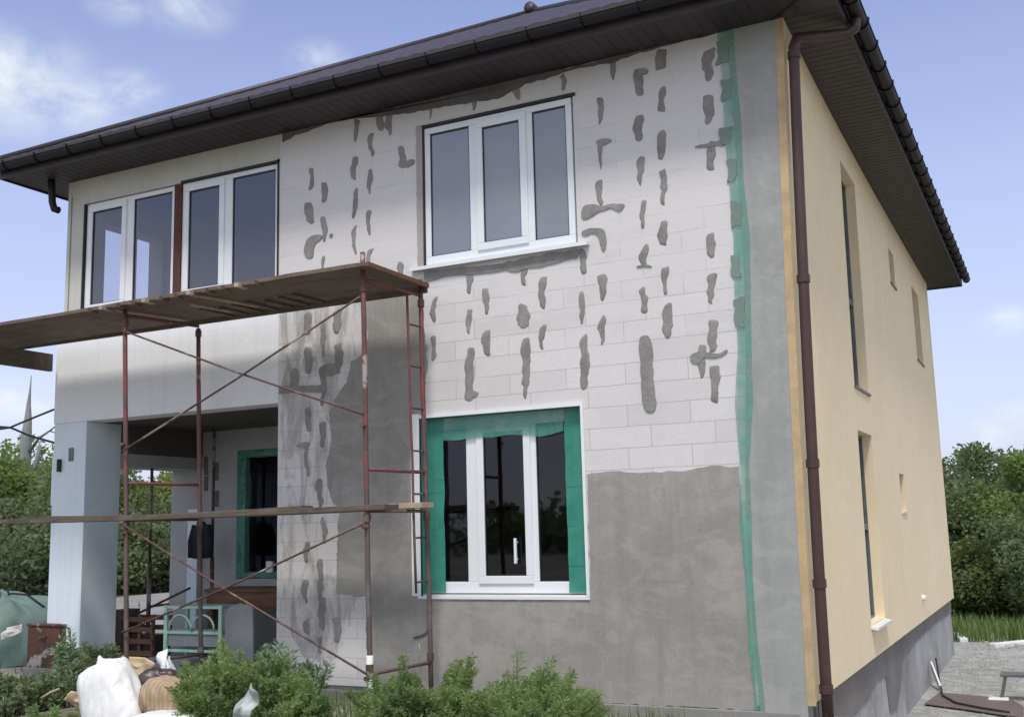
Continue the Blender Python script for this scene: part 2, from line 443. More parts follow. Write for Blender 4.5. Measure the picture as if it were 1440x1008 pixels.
# soft cloud banks: where each one stands in the sky, its spread and its weight
banks = [((15, 115), .06, 1.), ((70, 140), .045, 1.), ((120, 145), .04, .8), ((180, 130), .028, .9), ((265, 5), .035, .8), ((165, 8), .022, .7), ((447, 86), .024, .9),
         ((20, 590), .06, 1.0), ((1412, 452), .020, .7), ((1385, 610), .022, .8), ((1432, 583), .018, .6), ((60, 560), .04, .6)]
acc = None
for (u, v), sg, wt in banks:
    d = cloud_dir(u, v)
    sub = N(nt, 'ShaderNodeVectorMath', operation='SUBTRACT'); nt.links.new(tc.outputs['Generated'], sub.inputs[0]); sub.inputs[1].default_value = d
    sc = N(nt, 'ShaderNodeVectorMath', operation='MULTIPLY'); nt.links.new(sub.outputs[0], sc.inputs[0]); sc.inputs[1].default_value = (1, 1, 1.7)
    ln = N(nt, 'ShaderNodeVectorMath', operation='LENGTH'); nt.links.new(sc.outputs[0], ln.inputs[0])
    mr = N(nt, 'ShaderNodeMapRange', interpolation_type='SMOOTHSTEP'); nt.links.new(ln.outputs['Value'], mr.inputs[0])
    mr.inputs[1].default_value = 0; mr.inputs[2].default_value = sg*1.6; mr.inputs[3].default_value = wt; mr.inputs[4].default_value = 0
    if acc is None: acc = mr.outputs[0]
    else:
        a = N(nt, 'ShaderNodeMath', operation='MAXIMUM'); nt.links.new(acc, a.inputs[0]); nt.links.new(mr.outputs[0], a.inputs[1]); acc = a.outputs[0]
# bright cloud cover added out of view, behind and overhead, to fill the shade
fill_cloud = ramp(nt, nz2.outputs[0], [(.36, 0.), (.60, 1.)])
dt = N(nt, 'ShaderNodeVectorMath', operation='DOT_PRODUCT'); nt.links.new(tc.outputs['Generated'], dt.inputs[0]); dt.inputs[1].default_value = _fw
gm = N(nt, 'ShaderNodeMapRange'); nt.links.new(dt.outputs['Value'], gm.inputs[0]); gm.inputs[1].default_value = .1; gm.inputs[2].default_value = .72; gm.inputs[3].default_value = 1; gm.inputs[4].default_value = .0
gg = N(nt, 'ShaderNodeMath', operation='MULTIPLY'); nt.links.new(fill_cloud, gg.inputs[0]); nt.links.new(gm.outputs[0], gg.inputs[1])
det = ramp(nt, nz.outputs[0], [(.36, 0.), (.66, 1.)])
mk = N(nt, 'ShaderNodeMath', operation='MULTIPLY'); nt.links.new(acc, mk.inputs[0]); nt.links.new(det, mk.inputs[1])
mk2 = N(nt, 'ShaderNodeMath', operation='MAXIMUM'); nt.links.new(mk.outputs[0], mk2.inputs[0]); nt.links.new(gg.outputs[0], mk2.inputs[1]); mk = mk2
# haze near the horizon, brighter and slightly violet
sx = N(nt, 'ShaderNodeSeparateXYZ'); nt.links.new(tc.outputs['Generated'], sx.inputs[0])
hz = N(nt, 'ShaderNodeMapRange', interpolation_type='SMOOTHSTEP'); nt.links.new(sx.outputs[2], hz.inputs[0]); hz.inputs[1].default_value = -.02; hz.inputs[2].default_value = .62; hz.inputs[3].default_value = .68; hz.inputs[4].default_value = 0
skyc = mix(nt, hz.outputs[0], skyc, (4.5, 5.1, 6.8))
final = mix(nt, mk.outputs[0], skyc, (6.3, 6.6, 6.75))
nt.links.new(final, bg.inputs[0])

sl = bpy.data.lights.new('sun', 'SUN'); sl.energy = 2.9; sl.angle = R(10); sl.color = (1, .955, .89)
so = bpy.data.objects.new('sun', sl); COL.objects.link(so)
so.rotation_euler = (-sdir).to_track_quat('-Z', 'Y').to_euler()
so.location = (0, -10, 20)
scene.view_settings.view_transform = 'Standard'; scene.view_settings.look = 'None'; scene.view_settings.exposure = 0

# ------------------------------------------------------------------ ground
def hgt(x, y):
    h = -.2 - .85*sm(-5.5, -.8, x)*sm(.2, 4.6, y)
    h -= .0*x
    d = min(1, max(0, (max(abs(x+4.5)-5, abs(y-6)-7))/4))
    h += .09*d*mn.noise(Vector((x*.35, y*.35, 0)))
    r = math.hypot(x, y)
    h += 1.2*sm(40, 400, r)*mn.noise(Vector((x*.01, y*.01, 3)))
    return h
def axis_pts():
    p = [i*.5 for i in range(-40, 61)]
    q = [30+3*i for i in range(1, 15)]; q2 = [80+20*i for i in range(0, 8)]; q3 = [300, 420, 600, 900, 1400]
    neg = [-20-3*i for i in range(1, 15)] + [-70-20*i for i in range(0, 9)] + [-320, -450, -650, -1000, -1400]
    return sorted(neg+p+q+q2+q3)
ax = axis_pts(); nA = len(ax)
g = MB(); g.v = [(x, y, hgt(x, y)) for y in ax for x in ax]
g.f = [(j*nA+i, j*nA+i+1, (j+1)*nA+i+1, (j+1)*nA+i) for j in range(nA-1) for i in range(nA-1)]
mt, nt, b, _ = new_mat('earth_and_grass')
co = coords(nt)
n1 = noise(nt, co, .35, 7, .65, .4); n2 = noise(nt, co, 9, 6, .7)
soil = mix(nt, n2, (.22, .20, .17), (.40, .37, .33)); grs = mix(nt, n2, (.045, .075, .02), (.11, .15, .045))  # soil set pale so its added bounce fills the shaded walls
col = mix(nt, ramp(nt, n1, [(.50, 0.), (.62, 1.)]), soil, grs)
nt.links.new(col, b.inputs['Base Color']); b.inputs['Roughness'].default_value = 1; bump(nt, b, n2, .8, .03)
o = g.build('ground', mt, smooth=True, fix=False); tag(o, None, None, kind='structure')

def sheet(name, poly_fn, xs, ys, mat, dz=.02):
    s = MB(); nx = len(xs)
    s.v = [(x, y, hgt(x, y)+dz) for y in ys for x in xs]
    for j in range(len(ys)-1):
        for i in range(nx-1):
            if poly_fn((xs[i]+xs[i+1])/2, (ys[j]+ys[j+1])/2):
                s.f.append((j*nx+i, j*nx+i+1, (j+1)*nx+i+1, (j+1)*nx+i))
    o = s.build(name, mat, smooth=True, fix=False); tag(o, None, None, kind='structure'); return o
fr = lambda a, b_, st: [a+st*i for i in range(int((b_-a)/st)+1)]
yard = plaster('yard_concrete', (.21, .215, .20), (.37, .375, .35), .5, .95, .6, fine=12, mottle=.6)
sheet('concrete_yard', lambda x, y: x < 5.2+.5*mn.noise(Vector((y*.6, 0, 0))) and y < 14.7+.7*mn.noise(Vector((x*.7, 3, 0))), fr(-5, 7, .25), fr(4.5, 19, .25), yard, .03)
dirt = plaster('dirt_track_surface', (.19, .185, .18), (.30, .29, .28), .6, 1, .6, fine=10)
sheet('dirt_track', lambda x, y: 2.2 < y+.9*mn.noise(Vector((x*.3, 0, 0))) < 30+2*mn.noise(Vector((x*.2, 3, 0))), fr(-50, -9.5, .75), fr(1, 33, .75), dirt, .03)

# ------------------------------------------------------------------ house
H = thing('house', 'two storey block house under renovation, grey patched front and yellow plastered side', 'house', (-4.5, 0, -.2))
ZS = 5.95
XC = -.10          # edge of the grey corner
XS = -.03          # face of the yellow side wall
XL = -5.6          # left edge of the block wall
zc = [i*.5 for i in range(0, 13)]
# front wall of blocks
mb = MB()
wall_grid(mb, 1, (XL, XC), (-.05, ZS), 0, .3, [(-3.74, -2.0, 4.14, 5.66), (-3.80, -2.03, .85, 2.60)], acuts=[-1.4+.2*i for i in range(6)], bcuts=zc)
front = mb.build('front_wall', M['block'], H, wp=True)
# grey base coat patches lying on the blocks
def coat(name, pts, mat, th=.006, seed=1, amp=.02, par=front, y=0.0, step=.06):
    poly = wobble([F(u, v) if len(q) == 2 else Vector((q[0], 0, q[1])) for q in pts for u, v in [q[:2]]], amp, step, seed)
    mb = MB(); mb.prism([Vector((p.x, y-th, p.z)) for p in poly], (0, th-.0005, 0))
    return mb.build(name, mat, par, wp=True)
def xz(*ps): return [Vector((a, 0, b)) for a, b in ps]
def dab(name, pts, mat, th, seed, amp, par=front, step=.014):
    poly = wobble(pts, amp, step, seed); n = len(poly); c_ = sum(poly, Vector())/n
    mb = MB(); prof = ((1, 0), (.95, .55), (.84, .95), (.62, .85), (.32, .95))
    for k, hgt_ in prof:
        for p in poly:
            q = c_.lerp(p, k); e = 0 if k == 1 else .45*mn.noise(Vector((q.x*38+seed, 0, q.z*24)))
            mb.v.append((q.x, -.0006-th*(hgt_+e*(hgt_ > 0)), q.z))
    mb.v.append((c_.x, -th*.95, c_.z))
    for r_ in range(len(prof)-1):
        mb.f += [(r_*n+i, r_*n+(i+1) % n, (r_+1)*n+(i+1) % n, (r_+1)*n+i) for i in range(n)]
    b0_ = (len(prof)-1)*n; mb.f += [(b0_+i, b0_+(i+1) % n, len(prof)*n) for i in range(n)]
    o = mb.build(name, mat, par, wp=True, smooth=True); return o
def coat3(name, pts, mat, th=.006, seed=1, amp=.012, par=front, step=.06):
    poly = wobble(pts, amp, step, seed)
    mb = MB(); mb.prism([Vector((p.x, -th, p.z)) for p in poly], (0, th-.0005, 0))
    return mb.build(name, mat, par, wp=True)
# coat to the left and under the lower window and right of it (one continuous field, ring cut at window)
bd = -.09
lowc = [F(514, 422), F(518, 470), F(510, 500), F(492, 512), F(486, 540), F(474, 556), F(464, 580), F(466, 620), F(459, 655), F(463, 700), F(476, 722), F(474, 770), F(478, 832), F(497, 838), F(514, 836), F(516, 938)]
left_poly = lowc + xz((-4.46, bd), (-3.83, bd), (-3.83, 2.62), (-3.75, 2.62)) + [F(600, 500), F(592, 408)]
coat3('base_coat', left_poly, M['render'], .007, 2, .035)
right_poly = xz((-3.829, bd), (-.52, bd)) + [F(1037, 655), F(1000, 655), F(960, 662), F(900, 665), F(862, 662), F(826, 667)] + xz((-2.0, .80), (-3.829, .80))
coat3('base_coat', right_poly, M['render'], .0065, 3)
# smears under the soffit and under the upper sill
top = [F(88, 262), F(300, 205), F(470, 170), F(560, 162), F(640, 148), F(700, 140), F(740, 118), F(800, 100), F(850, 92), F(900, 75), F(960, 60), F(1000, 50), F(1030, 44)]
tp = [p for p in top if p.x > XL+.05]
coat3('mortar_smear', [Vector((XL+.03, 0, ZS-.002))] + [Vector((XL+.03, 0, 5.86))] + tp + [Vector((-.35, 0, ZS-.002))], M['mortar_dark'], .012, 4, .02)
sill = [F(597, 383), F(650, 376), F(700, 371), F(750, 361), F(812, 351), F(818, 352), F(812, 362), F(792, 367), F(770, 373), F(745, 377), F(728, 381), F(712, 380), F(690, 384), F(655, 387), F(640, 386), F(597, 397)]
coat3('mortar_smear', sill, M['mortar'], .012, 5, .012)
band = [F(393, 543), F(458, 541), F(458, 552), F(420, 551), F(393, 554)]
coat3('mortar_smear', band, M['mortar'], .011, 6, .012)
# dabs of adhesive mortar on the block joints: (centre u, v top, v bottom, width top, width bottom)
dabs = [(792,104,127,7,3),(863,86,110,8,6),(900,97,134,12,12),(928,70,98,15,14),(989.5,72,114,15,9),(843.5,139,176,10,4),(898,162,199,17,11),
 (930,123,157,9,8),(930,183,226,11,9),(989.5,135,176,14,9),(844,197,238,8,3),(901,222,262,14,4),(931.5,237,286,11,5),(993,199,239,9,12),
 (843.5,253,290,11,6),(905,283,320,8,6),(933,311,344,11,13),(996,329,363,10,8),(906,345,375,13,8),(820.6,352,387,10,7),(818,410,454,8,6),
 (846.7,388,421,12,9),(904.8,404,439,9,9),(936,374,413,11,4),(996.5,385,430,13,6),(938,428,477,13,10),(847.6,446,482,10,4),(1000,452,497,15,12),
 (821,471,547,13,10),(986,487,533,13,6),(1003,511,565,13,10),(660,386,412,10,4),(736.6,375,401,11,6),(684,407,442,13,5),(763.5,390,433,13,6),
 (611,420,452,8,6),(659.7,435,470,10,4),(736,428,460,15,17),(685.5,464,501,13,6),(763.5,458,489,10,5),(609,473,507,8,5),(661,491,563,11,12),
 (739,475,559,14,7),(500.5,168,199,8,4),(535,160,184,11,7),(548,160,188,9,5),(522.7,188,220,9,4),(499,223,253,9,5),(520.6,241,275,8,4),
 (565,208,236,10,9),(437,236,267,9,4),(456,257,286,9,5),(435.5,286,314,12,11),(498.7,268,306,6,4),(520,296,330,7,4),(455,308,338,9,5),
 (498.7,318,357,6,3),(455,361,388,4,4),(520.6,350,376,9,3),(565,368,392,8,6),(605,148,168,5,2),(666,130,154,10,5),(729,112,140,13,8),
 (433,441,470,12,8),(474,436,468,13,8),(454,456,502,9,5),(433,488,525,11,9),(475,482,524,12,10),(413,520,546,12,11),(453,524,572,9,5),
 (434,573,605,9,7),(454,593,628,9,6),(432,623,670,6,4),(450,673,712,10,6),(454,729,762,8,5),(431,761,789,9,7),(452,786,816,9,8),
 (450,815,845,9,5),(431,815,845,9,5),(453,840,884,11,8),(473,867,904,11,7),(431,870,892,9,7),(450,897,919,6,5)]
for i, (u, v0, v1, w0, w1) in enumerate(dabs):
    hh = v1-v0; pl = []; rnd = random.Random(i*13+5)
    nseg = 5
    bend = rnd.uniform(-2.2, 2.2); cutt = rnd.uniform(0, .5); cutb = rnd.uniform(0, .5)
    ph = rnd.uniform(0, 6)
    lf, rg = [], []
    for k in range(nseg+1):
        t = k/nseg
        wd = w0+(w1-w0)*t
        wd *= .86+.22*math.sin(math.pi*t)+rnd.uniform(-.10, .10)
        cx = u + bend*math.sin(math.pi*t)+1.0*math.sin(ph+4*t)
        sl_ = (.5-t)*0
        l_, r_ = cx-wd*.5, cx+wd*.5
        vt = v0+hh*t
        lf.append((l_, vt + (cutt*hh*.18 if k == 0 else 0) - (cutb*hh*.12 if k == nseg else 0)))
        rg.append((r_, vt - (cutt*hh*.08 if k == 0 else 0)))
    topm = (u+rnd.uniform(-1, 1), v0-1.2); botm = (u+bend*.2+rnd.uniform(-1, 1), v1+1.5)
    pl = [topm] + rg + [botm] + lf[::-1]
    dab('mortar_patch', chaikin([F(a_, b_) for a_, b_ in pl], 1), M['mortar'], .007, i, .024)
odd = [
 [(818,290),(833,287),(855,289),(868,284),(880,288),(872,300),(862,292),(845,298),(818,313)],
 [(818,322),(850,320),(854,340),(848,358),(842,335),(838,327),(818,334)],
 [(838,198),(852,195),(860,197),(858,202),(846,206),(840,206)],
 [(892,97),(912,98),(910,104),(903,107),(893,106)],
 [(897,472),(915,472),(919,500),(918,530),(921,553),(924,579),(905,578),(902,540),(901,505)],
 [(969,498),(985,495),(1010,497),(1022,491),(1018,498),(1008,501),(988,504),(984,511),(969,508)],
 [(970,208),(985,204),(1000,201),(1018,196),(1019,201),(1008,209),(1000,206),(985,209)],
 [(896,373),(913,373),(919,375),(896,376)],
 [(571,226),(583,222),(584,230),(574,238),(569,236)],
 [(430,364),(427,346),(438,331),(455,330),(452,336),(443,341),(441,363)],
 [(463,330),(469,328),(468,334),(463,334)],
 [(449,516),(462,512),(475,510),(474,526),(462,530),(448,528)],
 [(415,624),(436,621),(436,627),(424,630)],
 [(661,548),(674,550),(672,555),(664,560)],
]
for i, pl in enumerate(odd):
    coat3('mortar_patch', chaikin([F(a_, b_) for a_, b_ in pl], 2), M['mortar'], .0115, 100+i, .012, step=.02)
def wash_mat():
    mt, nt, b, out = new_mat('thin_cement_wash')
    co = coords(nt, (2.6, 1, .8))
    n1 = noise(nt, co, 2.0, 7, .65, .8)
    nt.links.new(mix(nt, n1, (.42, .405, .38), (.50, .485, .46)), b.inputs['Base Color']); b.inputs['Roughness'].default_value = .95
    nt.links.new(ramp(nt, n1, [(.44, 0.), (.68, .42)]), b.inputs['Alpha'])
    return mt
M['wash'] = wash_mat()
coat3('cement_wash', [F(396, 425), F(520, 421), F(520, 560), F(500, 700), F(500, 850), F(470, 930), F(430, 925), F(398, 870), F(396, 700), F(396, 560)], M['wash'], .0025, 77, .05)
# darker grey rendered rectangle beside the scaffold leg
coat3('base_coat', [F(474,776), F(497,764), F(516,766), F(516,836), F(474,833)], M['render'], .0085, 31, .015)

# grey corner coat with the green mesh strip along its edge
mb = MB(); zz = [-.2+i*.41 for i in range(16)]; zz[-1] = ZS-.003
def edge_x(z): return -.47 - .035*math.sin(z*1.3) - .03*(1-z/6)
pl = [Vector((edge_x(z), 0, z)) for z in zz] + [Vector((XC-.0004, 0, z)) for z in reversed(zz)]
vs = []; fs = []
cols = [0, .35, .7, 1.]
for z in zz:
    for c_ in cols:
        x = edge_x(z)*(1-c_) + (XC-.0004)*c_
        vs += [(x, -.014, z), (x, -.0012, z)]
nc = len(cols)
for j in range(len(zz)-1):
    for i in range(nc-1):
        a_ = (j*nc+i)*2; b_ = (j*nc+i+1)*2; c2 = ((j+1)*nc+i+1)*2; d2 = ((j+1)*nc+i)*2
        fs.append((a_, b_, c2, d2))
    fs.append(((j*nc)*2, ((j+1)*nc)*2, ((j+1)*nc)*2+1, (j*nc)*2+1))
mb.add(vs, fs)
mb.build('corner_coat', M['render2'], front, wp=True, fix=False)
mb = MB()
gl = [-.09, .0, .5, 1., 1.5, 1.96, 1.97, 2.5, 3, 3.5, 4, 4.5, 5, 5.5, ZS-.004]
for i in range(len(gl)-1):
    z0, z1 = gl[i], gl[i+1]
    def ex(z, s_): return edge_x(z) + (s_)
    kk0, kk1 = sm(1.4, 2.6, z0), sm(1.4, 2.6, z1)
    a0 = -.045-.035*kk0 + .015*math.sin(7*z0); a1 = -.045-.035*kk1 + .015*math.sin(7*z1)
    b0 = .035+.02*kk0+.012*math.sin(5*z0+1); b1 = .035+.02*kk1+.012*math.sin(5*z1+1)
    mb.add([(ex(z0, a0), -.0165, z0), (ex(z0, b0), -.0165, z0), (ex(z1, b1), -.0165, z1), (ex(z1, a1), -.0165, z1)], [(0, 1, 2, 3)])
o = mb.build('reinforcing_mesh', M['mesh_green'], front, wp=True, fix=False)
o['label'] = 'green reinforcing mesh strip'
for i, (z, h) in enumerate([(5.75, .22), (5.38, .2), (4.95, .16), (4.62, .2), (4.2, .22), (3.72, .2), (3.32, .26)]):
    x = edge_x(z)-.05+.02*math.sin(i*2.1)
    hw = .045+.012*math.sin(i*3.3)
    coat3('mortar_patch', xz((x-hw, z-h/2), (x-hw*.8, z+h/2), (x+hw, z+h/2*.95), (x+hw*.7, z-h/2*1.05)), M['mesh_dab'] if 'mesh_dab' in M else M.setdefault('mesh_dab', plaster('green_grey_mortar', (.17, .22, .20), (.22, .28, .25), 2, .95, .6)), .0185, 60+i, .03, step=.02)

cb = [F(606, 842), F(605, 870), F(602, 888), F(596, 892), F(583, 896)]
MB().tube([Vector((p.x, -.02, p.z)) for p in cb], .008, 6).build('wall_cable', M['steel'], front, smooth=True)
# orange edge of the yellow coat
mb = MB(); zz = [i*.5 for i in range(0, 12)] + [ZS-.003]; zz[0] = -.03
for i in range(len(zz)-1):
    mb.box(XC, XS-.0004, -.018, .06, zz[i], zz[i+1]-.0)
mb.v = [p for p in mb.v]
ob = MB(); wall_grid(ob, 1, (XC, XS-.0004), (-.03, ZS-.003), -.018, -.0005, bcuts=zc)
ob.build('plaster_edge', M['orange'], H, wp=True)

# side wall
SW = [(3.05, 4.05, .35, 2.45), (3.05, 4.1, 2.95, 5.55), (7.05, 7.6, 4.9, 5.42), (6.3, 6.8, 1.57, 2.08), (9.85, 10.8, 4.12, 5.38)]
mb = MB(); wall_grid(mb, 0, (0, 12.64), (0, ZS), -.33, XS, SW, acuts=[i*.6 for i in range(1, 12)], bcuts=zc)
side = mb.build('side_wall', M['yellow'], H, wp=True)
for k, (y0, y1, z0, z1) in enumerate(SW):
    mb = MB(); xg = XS-.11
    t = .03
    mb.box(xg-.06, xg, y0, y1, z0, z0+t); mb.box(xg-.06, xg, y0, y1, z1-t, z1)
    mb.box(xg-.06, xg, y0, y0+t, z0+t, z1-t); mb.box(xg-.06, xg, y1-t, y1, z0+t, z1-t)
    if k == 0: mb.box(xg-.06, xg-.001, y0+t, y1-t, 1.35, 1.42)
    if k == 1: mb.box(xg-.06, xg-.001, y0+t, y1-t, 4.02, 4.09)
    wn = mb.build('window', M['steel'], H, wp=True, bevel=.004)
    pb = MB(); pb.add([(xg-.03, y0+t, z0+t), (xg-.03, y1-t, z0+t), (xg-.03, y1-t, z1-t), (xg-.03, y0+t, z1-t)], [(0, 1, 2, 3)]); pb.build('pane', M['glass_lo'], wn, wp=True, fix=False)
    sb = MB()
    if k == 0:
        sb.prism([Vector((XS-.15, y0-.03, z0+.012)), Vector((XS+.075, y0-.03, z0-.03)), Vector((XS+.075, y0-.03, z0-.055)), Vector((XS-.15, y0-.03, z0-.02))], (0, y1-y0+.06, 0))
        sb.build('sill', M['upvc'], wn, wp=True)
    else:
        sb.box(XS-.12, XS+.022, y0-.02, y1+.02, z0-.03, z0-.003); sb.build('sill', M['steel'] if k in (1, 2, 4) else M['upvc'], wn, wp=True)
mb = MB()
for k in range(1): mb.tube([(XS, 7.78, .32), (XS+.05, 7.78, .32)], [.05, .035], 14)
mb.build('vent_cap', M['upvc'], H, smooth=False)
# light halfway break of the tall upper slot
# plinth
mb = MB(); mb.box(XL+.0, -.13, .03, .33, -1.3, -.051)
mb.build('front_plinth', M['plinth'], H)
mb = MB(); mb.box(XL+.02, -.16, -.02, .03, -.3, -.093); mb.build('plinth_ledge', M['slab'], H, bevel=.01)
mb = MB(); wall_grid(mb, 0, (.331, 12.6), (-1.5, -.002), -.40, -.10, acuts=[i*.6 for i in range(1, 20)])
sp = mb.build('side_plinth', M['plinth'], H)
# rough newer render just under the yellow edge, with a stepped lower edge
lst = [(.36, -.001), (.36, -.62), (1.3, -.60), (1.9, -.42), (2.8, -.40), (3.5, -.30), (4.2, -.34), (4.3, -.75), (4.9, -.80), (5.4, -.55), (5.6, -.30), (7.5, -.24), (9.5, -.22), (12.6, -.26), (12.6, -.001)]
pl = []
for i in range(len(lst)):
    a_, b_ = lst[i], lst[(i+1) % len(lst)]
    kk = max(1, int(math.hypot(a_[0]-b_[0], a_[1]-b_[1])/.15)) if i < len(lst)-1 else 1
    for j in range(kk):
        t = j/kk; yy, z_ = a_[0]+(b_[0]-a_[0])*t, a_[1]+(b_[1]-a_[1])*t
        if z_ < -.1: z_ += .03*mn.noise(Vector((yy*5, z_*5, 2)))
        pl.append(Vector((-.088, yy, z_)))
mb = MB(); mb.prism(pl, (-.0115, 0, 0)); mb.build('render_band', M['plinthtop'], sp)

# left part: parapet, column, beams, surround
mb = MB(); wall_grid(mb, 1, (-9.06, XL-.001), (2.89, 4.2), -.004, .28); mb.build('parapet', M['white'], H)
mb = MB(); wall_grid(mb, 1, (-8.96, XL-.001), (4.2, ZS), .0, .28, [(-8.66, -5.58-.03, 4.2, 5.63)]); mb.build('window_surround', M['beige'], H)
mb = MB(); mb.box(-9.05, -8.5, 0, .55, -.25, 2.889); mb.build('column', M['colw'], H, bevel=.008)
mb = MB(); mb.box(-9.09, -9.051, .02, .2, 1.9, 2.5); mb.build('column_board', M['white'], H)
mb = MB(); mb.box(-8.78, -8.70, -.012, 0, 2.42, 2.58); mb.build('junction_box', M['steel'], H, bevel=.004)
mb = MB(); mb.box(-8.93, -8.9, -.05, 0, 2.3, 2.45); mb.build('wall_bracket', M['cable'], H)
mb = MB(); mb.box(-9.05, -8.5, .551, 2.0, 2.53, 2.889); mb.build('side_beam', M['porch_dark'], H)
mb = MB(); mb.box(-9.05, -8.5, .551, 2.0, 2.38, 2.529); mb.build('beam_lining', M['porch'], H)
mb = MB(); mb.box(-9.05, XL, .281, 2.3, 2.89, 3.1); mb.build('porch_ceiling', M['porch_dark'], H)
PW = [(-7.88, -6.4, .92, 2.6)]
mb = MB(); wall_grid(mb, 1, (-9.05, XL+.3), (-.05, 2.889), 2.0, 2.3, PW); pwall = mb.build('porch_wall', M['porch'], H)
mb = MB(); mb.box(XL+.002, XL+.3, .301, 1.999, -.05, 2.888); mb.build('porch_cheek', M['porch'], H)
for (u, v0, v1) in [(290, 642, 668), (290, 670, 690), (305, 650, 675), (305, 690, 712)]:
    p0, p1 = F(u-2.2, v0, 2.0), F(u+2.2, v1, 2.0)
    mb = MB(); mb.prism(wobble([Vector((p0.x, 1.988, p0.z)), Vector((p1.x, 1.988, p0.z)), Vector((p1.x, 1.988, p1.z)), Vector((p0.x, 1.988, p1.z))], .01, .04, u), (0, .0115, 0)); mb.build('mortar_patch', M['mortar_dark'], pwall)
mb = MB(); mb.box(-9.3, XL, -.12, 2.0, -.35, 0.0); mb.build('porch_floor', M['slab'], H, bevel=.01)
# other walls and floors that close the volume
mb = MB()
wall_grid(mb, 0, (.28, 12.6), (3.1, ZS), -9.0, -8.75, [(.42, 1.42, 3.9, 5.5)]); mb.build('left_wall', M['inner'], H)
mb = MB(); wall_grid(mb, 0, (2.301, 12.6), (-1.3, 2.889), -9.04, -8.75); mb.build('left_wall', M['inner'], H)
mb = MB(); wall_grid(mb, 1, (-8.99, -.34), (-1.3, ZS), 12.3, 12.62); mb.build('back_wall', M['yellow'], H)
mb = MB(); mb.box(-8.74, -.34, .301, 12.29, 3.101, 3.2); mb.box(XL+.31, -.34, .301, 12.29, 2.9, 3.1); mb.box(-8.74, XL+.3, 2.31, 12.29, 2.9, 3.1); mb.build('upper_floor', M['inner'], H)
mb = MB(); mb.box(XL+.31, -.34, .331, 12.29, -.06, 0); mb.build('lower_floor', M['inner'], H)
mb = MB(); mb.box(-8.74, -.34, 4.2, 4.35, 0.01, 2.89); mb.box(-8.74, -.34, 3.4, 3.5, 3.21, ZS-.1); mb.box(-5.5, -5.4, .31, 3.39, 3.21, ZS-.1); mb.build('partition_wall', M['inner'], H)

# ---- windows
def win_front(x0, x1, z0, z1, mull, y, depth, glassm, sash=(), t=.06, par=H, bot=None, lip=.0):
    """frame with mullions; sash = indices of panes with an opening sash"""
    f = MB(); bt = bot or t
    f.box(x0, x1, y, y+depth, z0, z0+bt); f.box(x0, x1, y, y+depth, z1-t, z1)
    f.box(x0, x0+t, y, y+depth, z0+bt, z1-t); f.box(x1-t, x1, y, y+depth, z0+bt, z1-t)
    edges = [x0+t]
    for a_, b_ in mull:
        f.box(a_, b_, y+.001, y+depth-.001, z0+bt, z1-t); edges += [a_, b_]
    edges.append(x1-t)
    fo = f.build('window', M['upvc'], par, bevel=.005)
    for k in range(len(edges)//2):
        a_, b_ = edges[2*k], edges[2*k+1]; zb, zt = z0+bt, z1-t
        if k in sash:
            s = MB(); q = .055; e = .004
            yy = y-.018
            s.box(a_-.02, b_+.02, yy, yy+.05, zb-.02, zb+q); s.box(a_-.02, b_+.02, yy, yy+.05, zt-q, zt+.02)
            s.box(a_-.02, a_+q, yy, yy+.05, zb+q, zt-q); s.box(b_-q, b_+.02, yy, yy+.05, zb+q, zt-q)
            s.build('sash', M['upvc'], fo, bevel=.005)
            a_, b_, zb, zt = a_+q, b_-q, zb+q, zt-q
        gk = MB(); gt = .009; gy = y+.012 if k not in sash else y-.004
        gk.box(a_, b_, gy, gy+.01, zb, zb+gt); gk.box(a_, b_, gy, gy+.01, zt-gt*1.6, zt)
        gk.box(a_, a_+gt, gy, gy+.01, zb+gt, zt-gt*1.6); gk.box(b_-gt, b_, gy, gy+.01, zb+gt, zt-gt*1.6)
        gk.build('gasket', M['gasket'], fo)
        p = MB(); p.add([(a_+.001, gy+.012, zb+.001), (b_-.001, gy+.012, zb+.001), (b_-.001, gy+.012, zt-.001), (a_+.001, gy+.012, zt-.001)], [(0, 1, 2, 3)]); p.build('pane', glassm, fo, fix=False)
    return fo
# upper right window
w1 = win_front(-3.70, -2.02, 4.17, 5.64, [(-3.17, -3.065), (-2.535, -2.45)], .0, .07, M['glass_up'], (1,), .065, bot=.085)
w1['label'] = 'wide three pane window with a sash in the middle'
s = MB(); s.prism([Vector((-3.86, .07, 4.165)), Vector((-3.86, -.07, 4.15)), Vector((-3.86, -.07, 4.115)), Vector((-3.86, .0, 4.125)), Vector((-3.86, .07, 4.125))], (1.98, 0, 0)); s.build('sill', M['upvc'], w1)
s = MB(); s.prism(wobble(xz((-3.80, 4.16), (-3.80, 5.69), (-3.715, 5.69), (-3.715, 4.16)), .012, .06, 3), (0, .02, 0))
for i in range(len(s.v)): s.v[i] = (s.v[i][0], s.v[i][1]-.008, s.v[i][2])
s.build('reveal', M['reveal'], w1); s = MB(); s.box(-3.722, -3.701, -.012, .05, 4.17, 5.66); s.build('gasket', M['gasket'], w1)
s = MB(); s.box(-3.72, -1.97, -.02, .06, 5.645, 5.675); s.build('sealant', M['gasket'], w1)
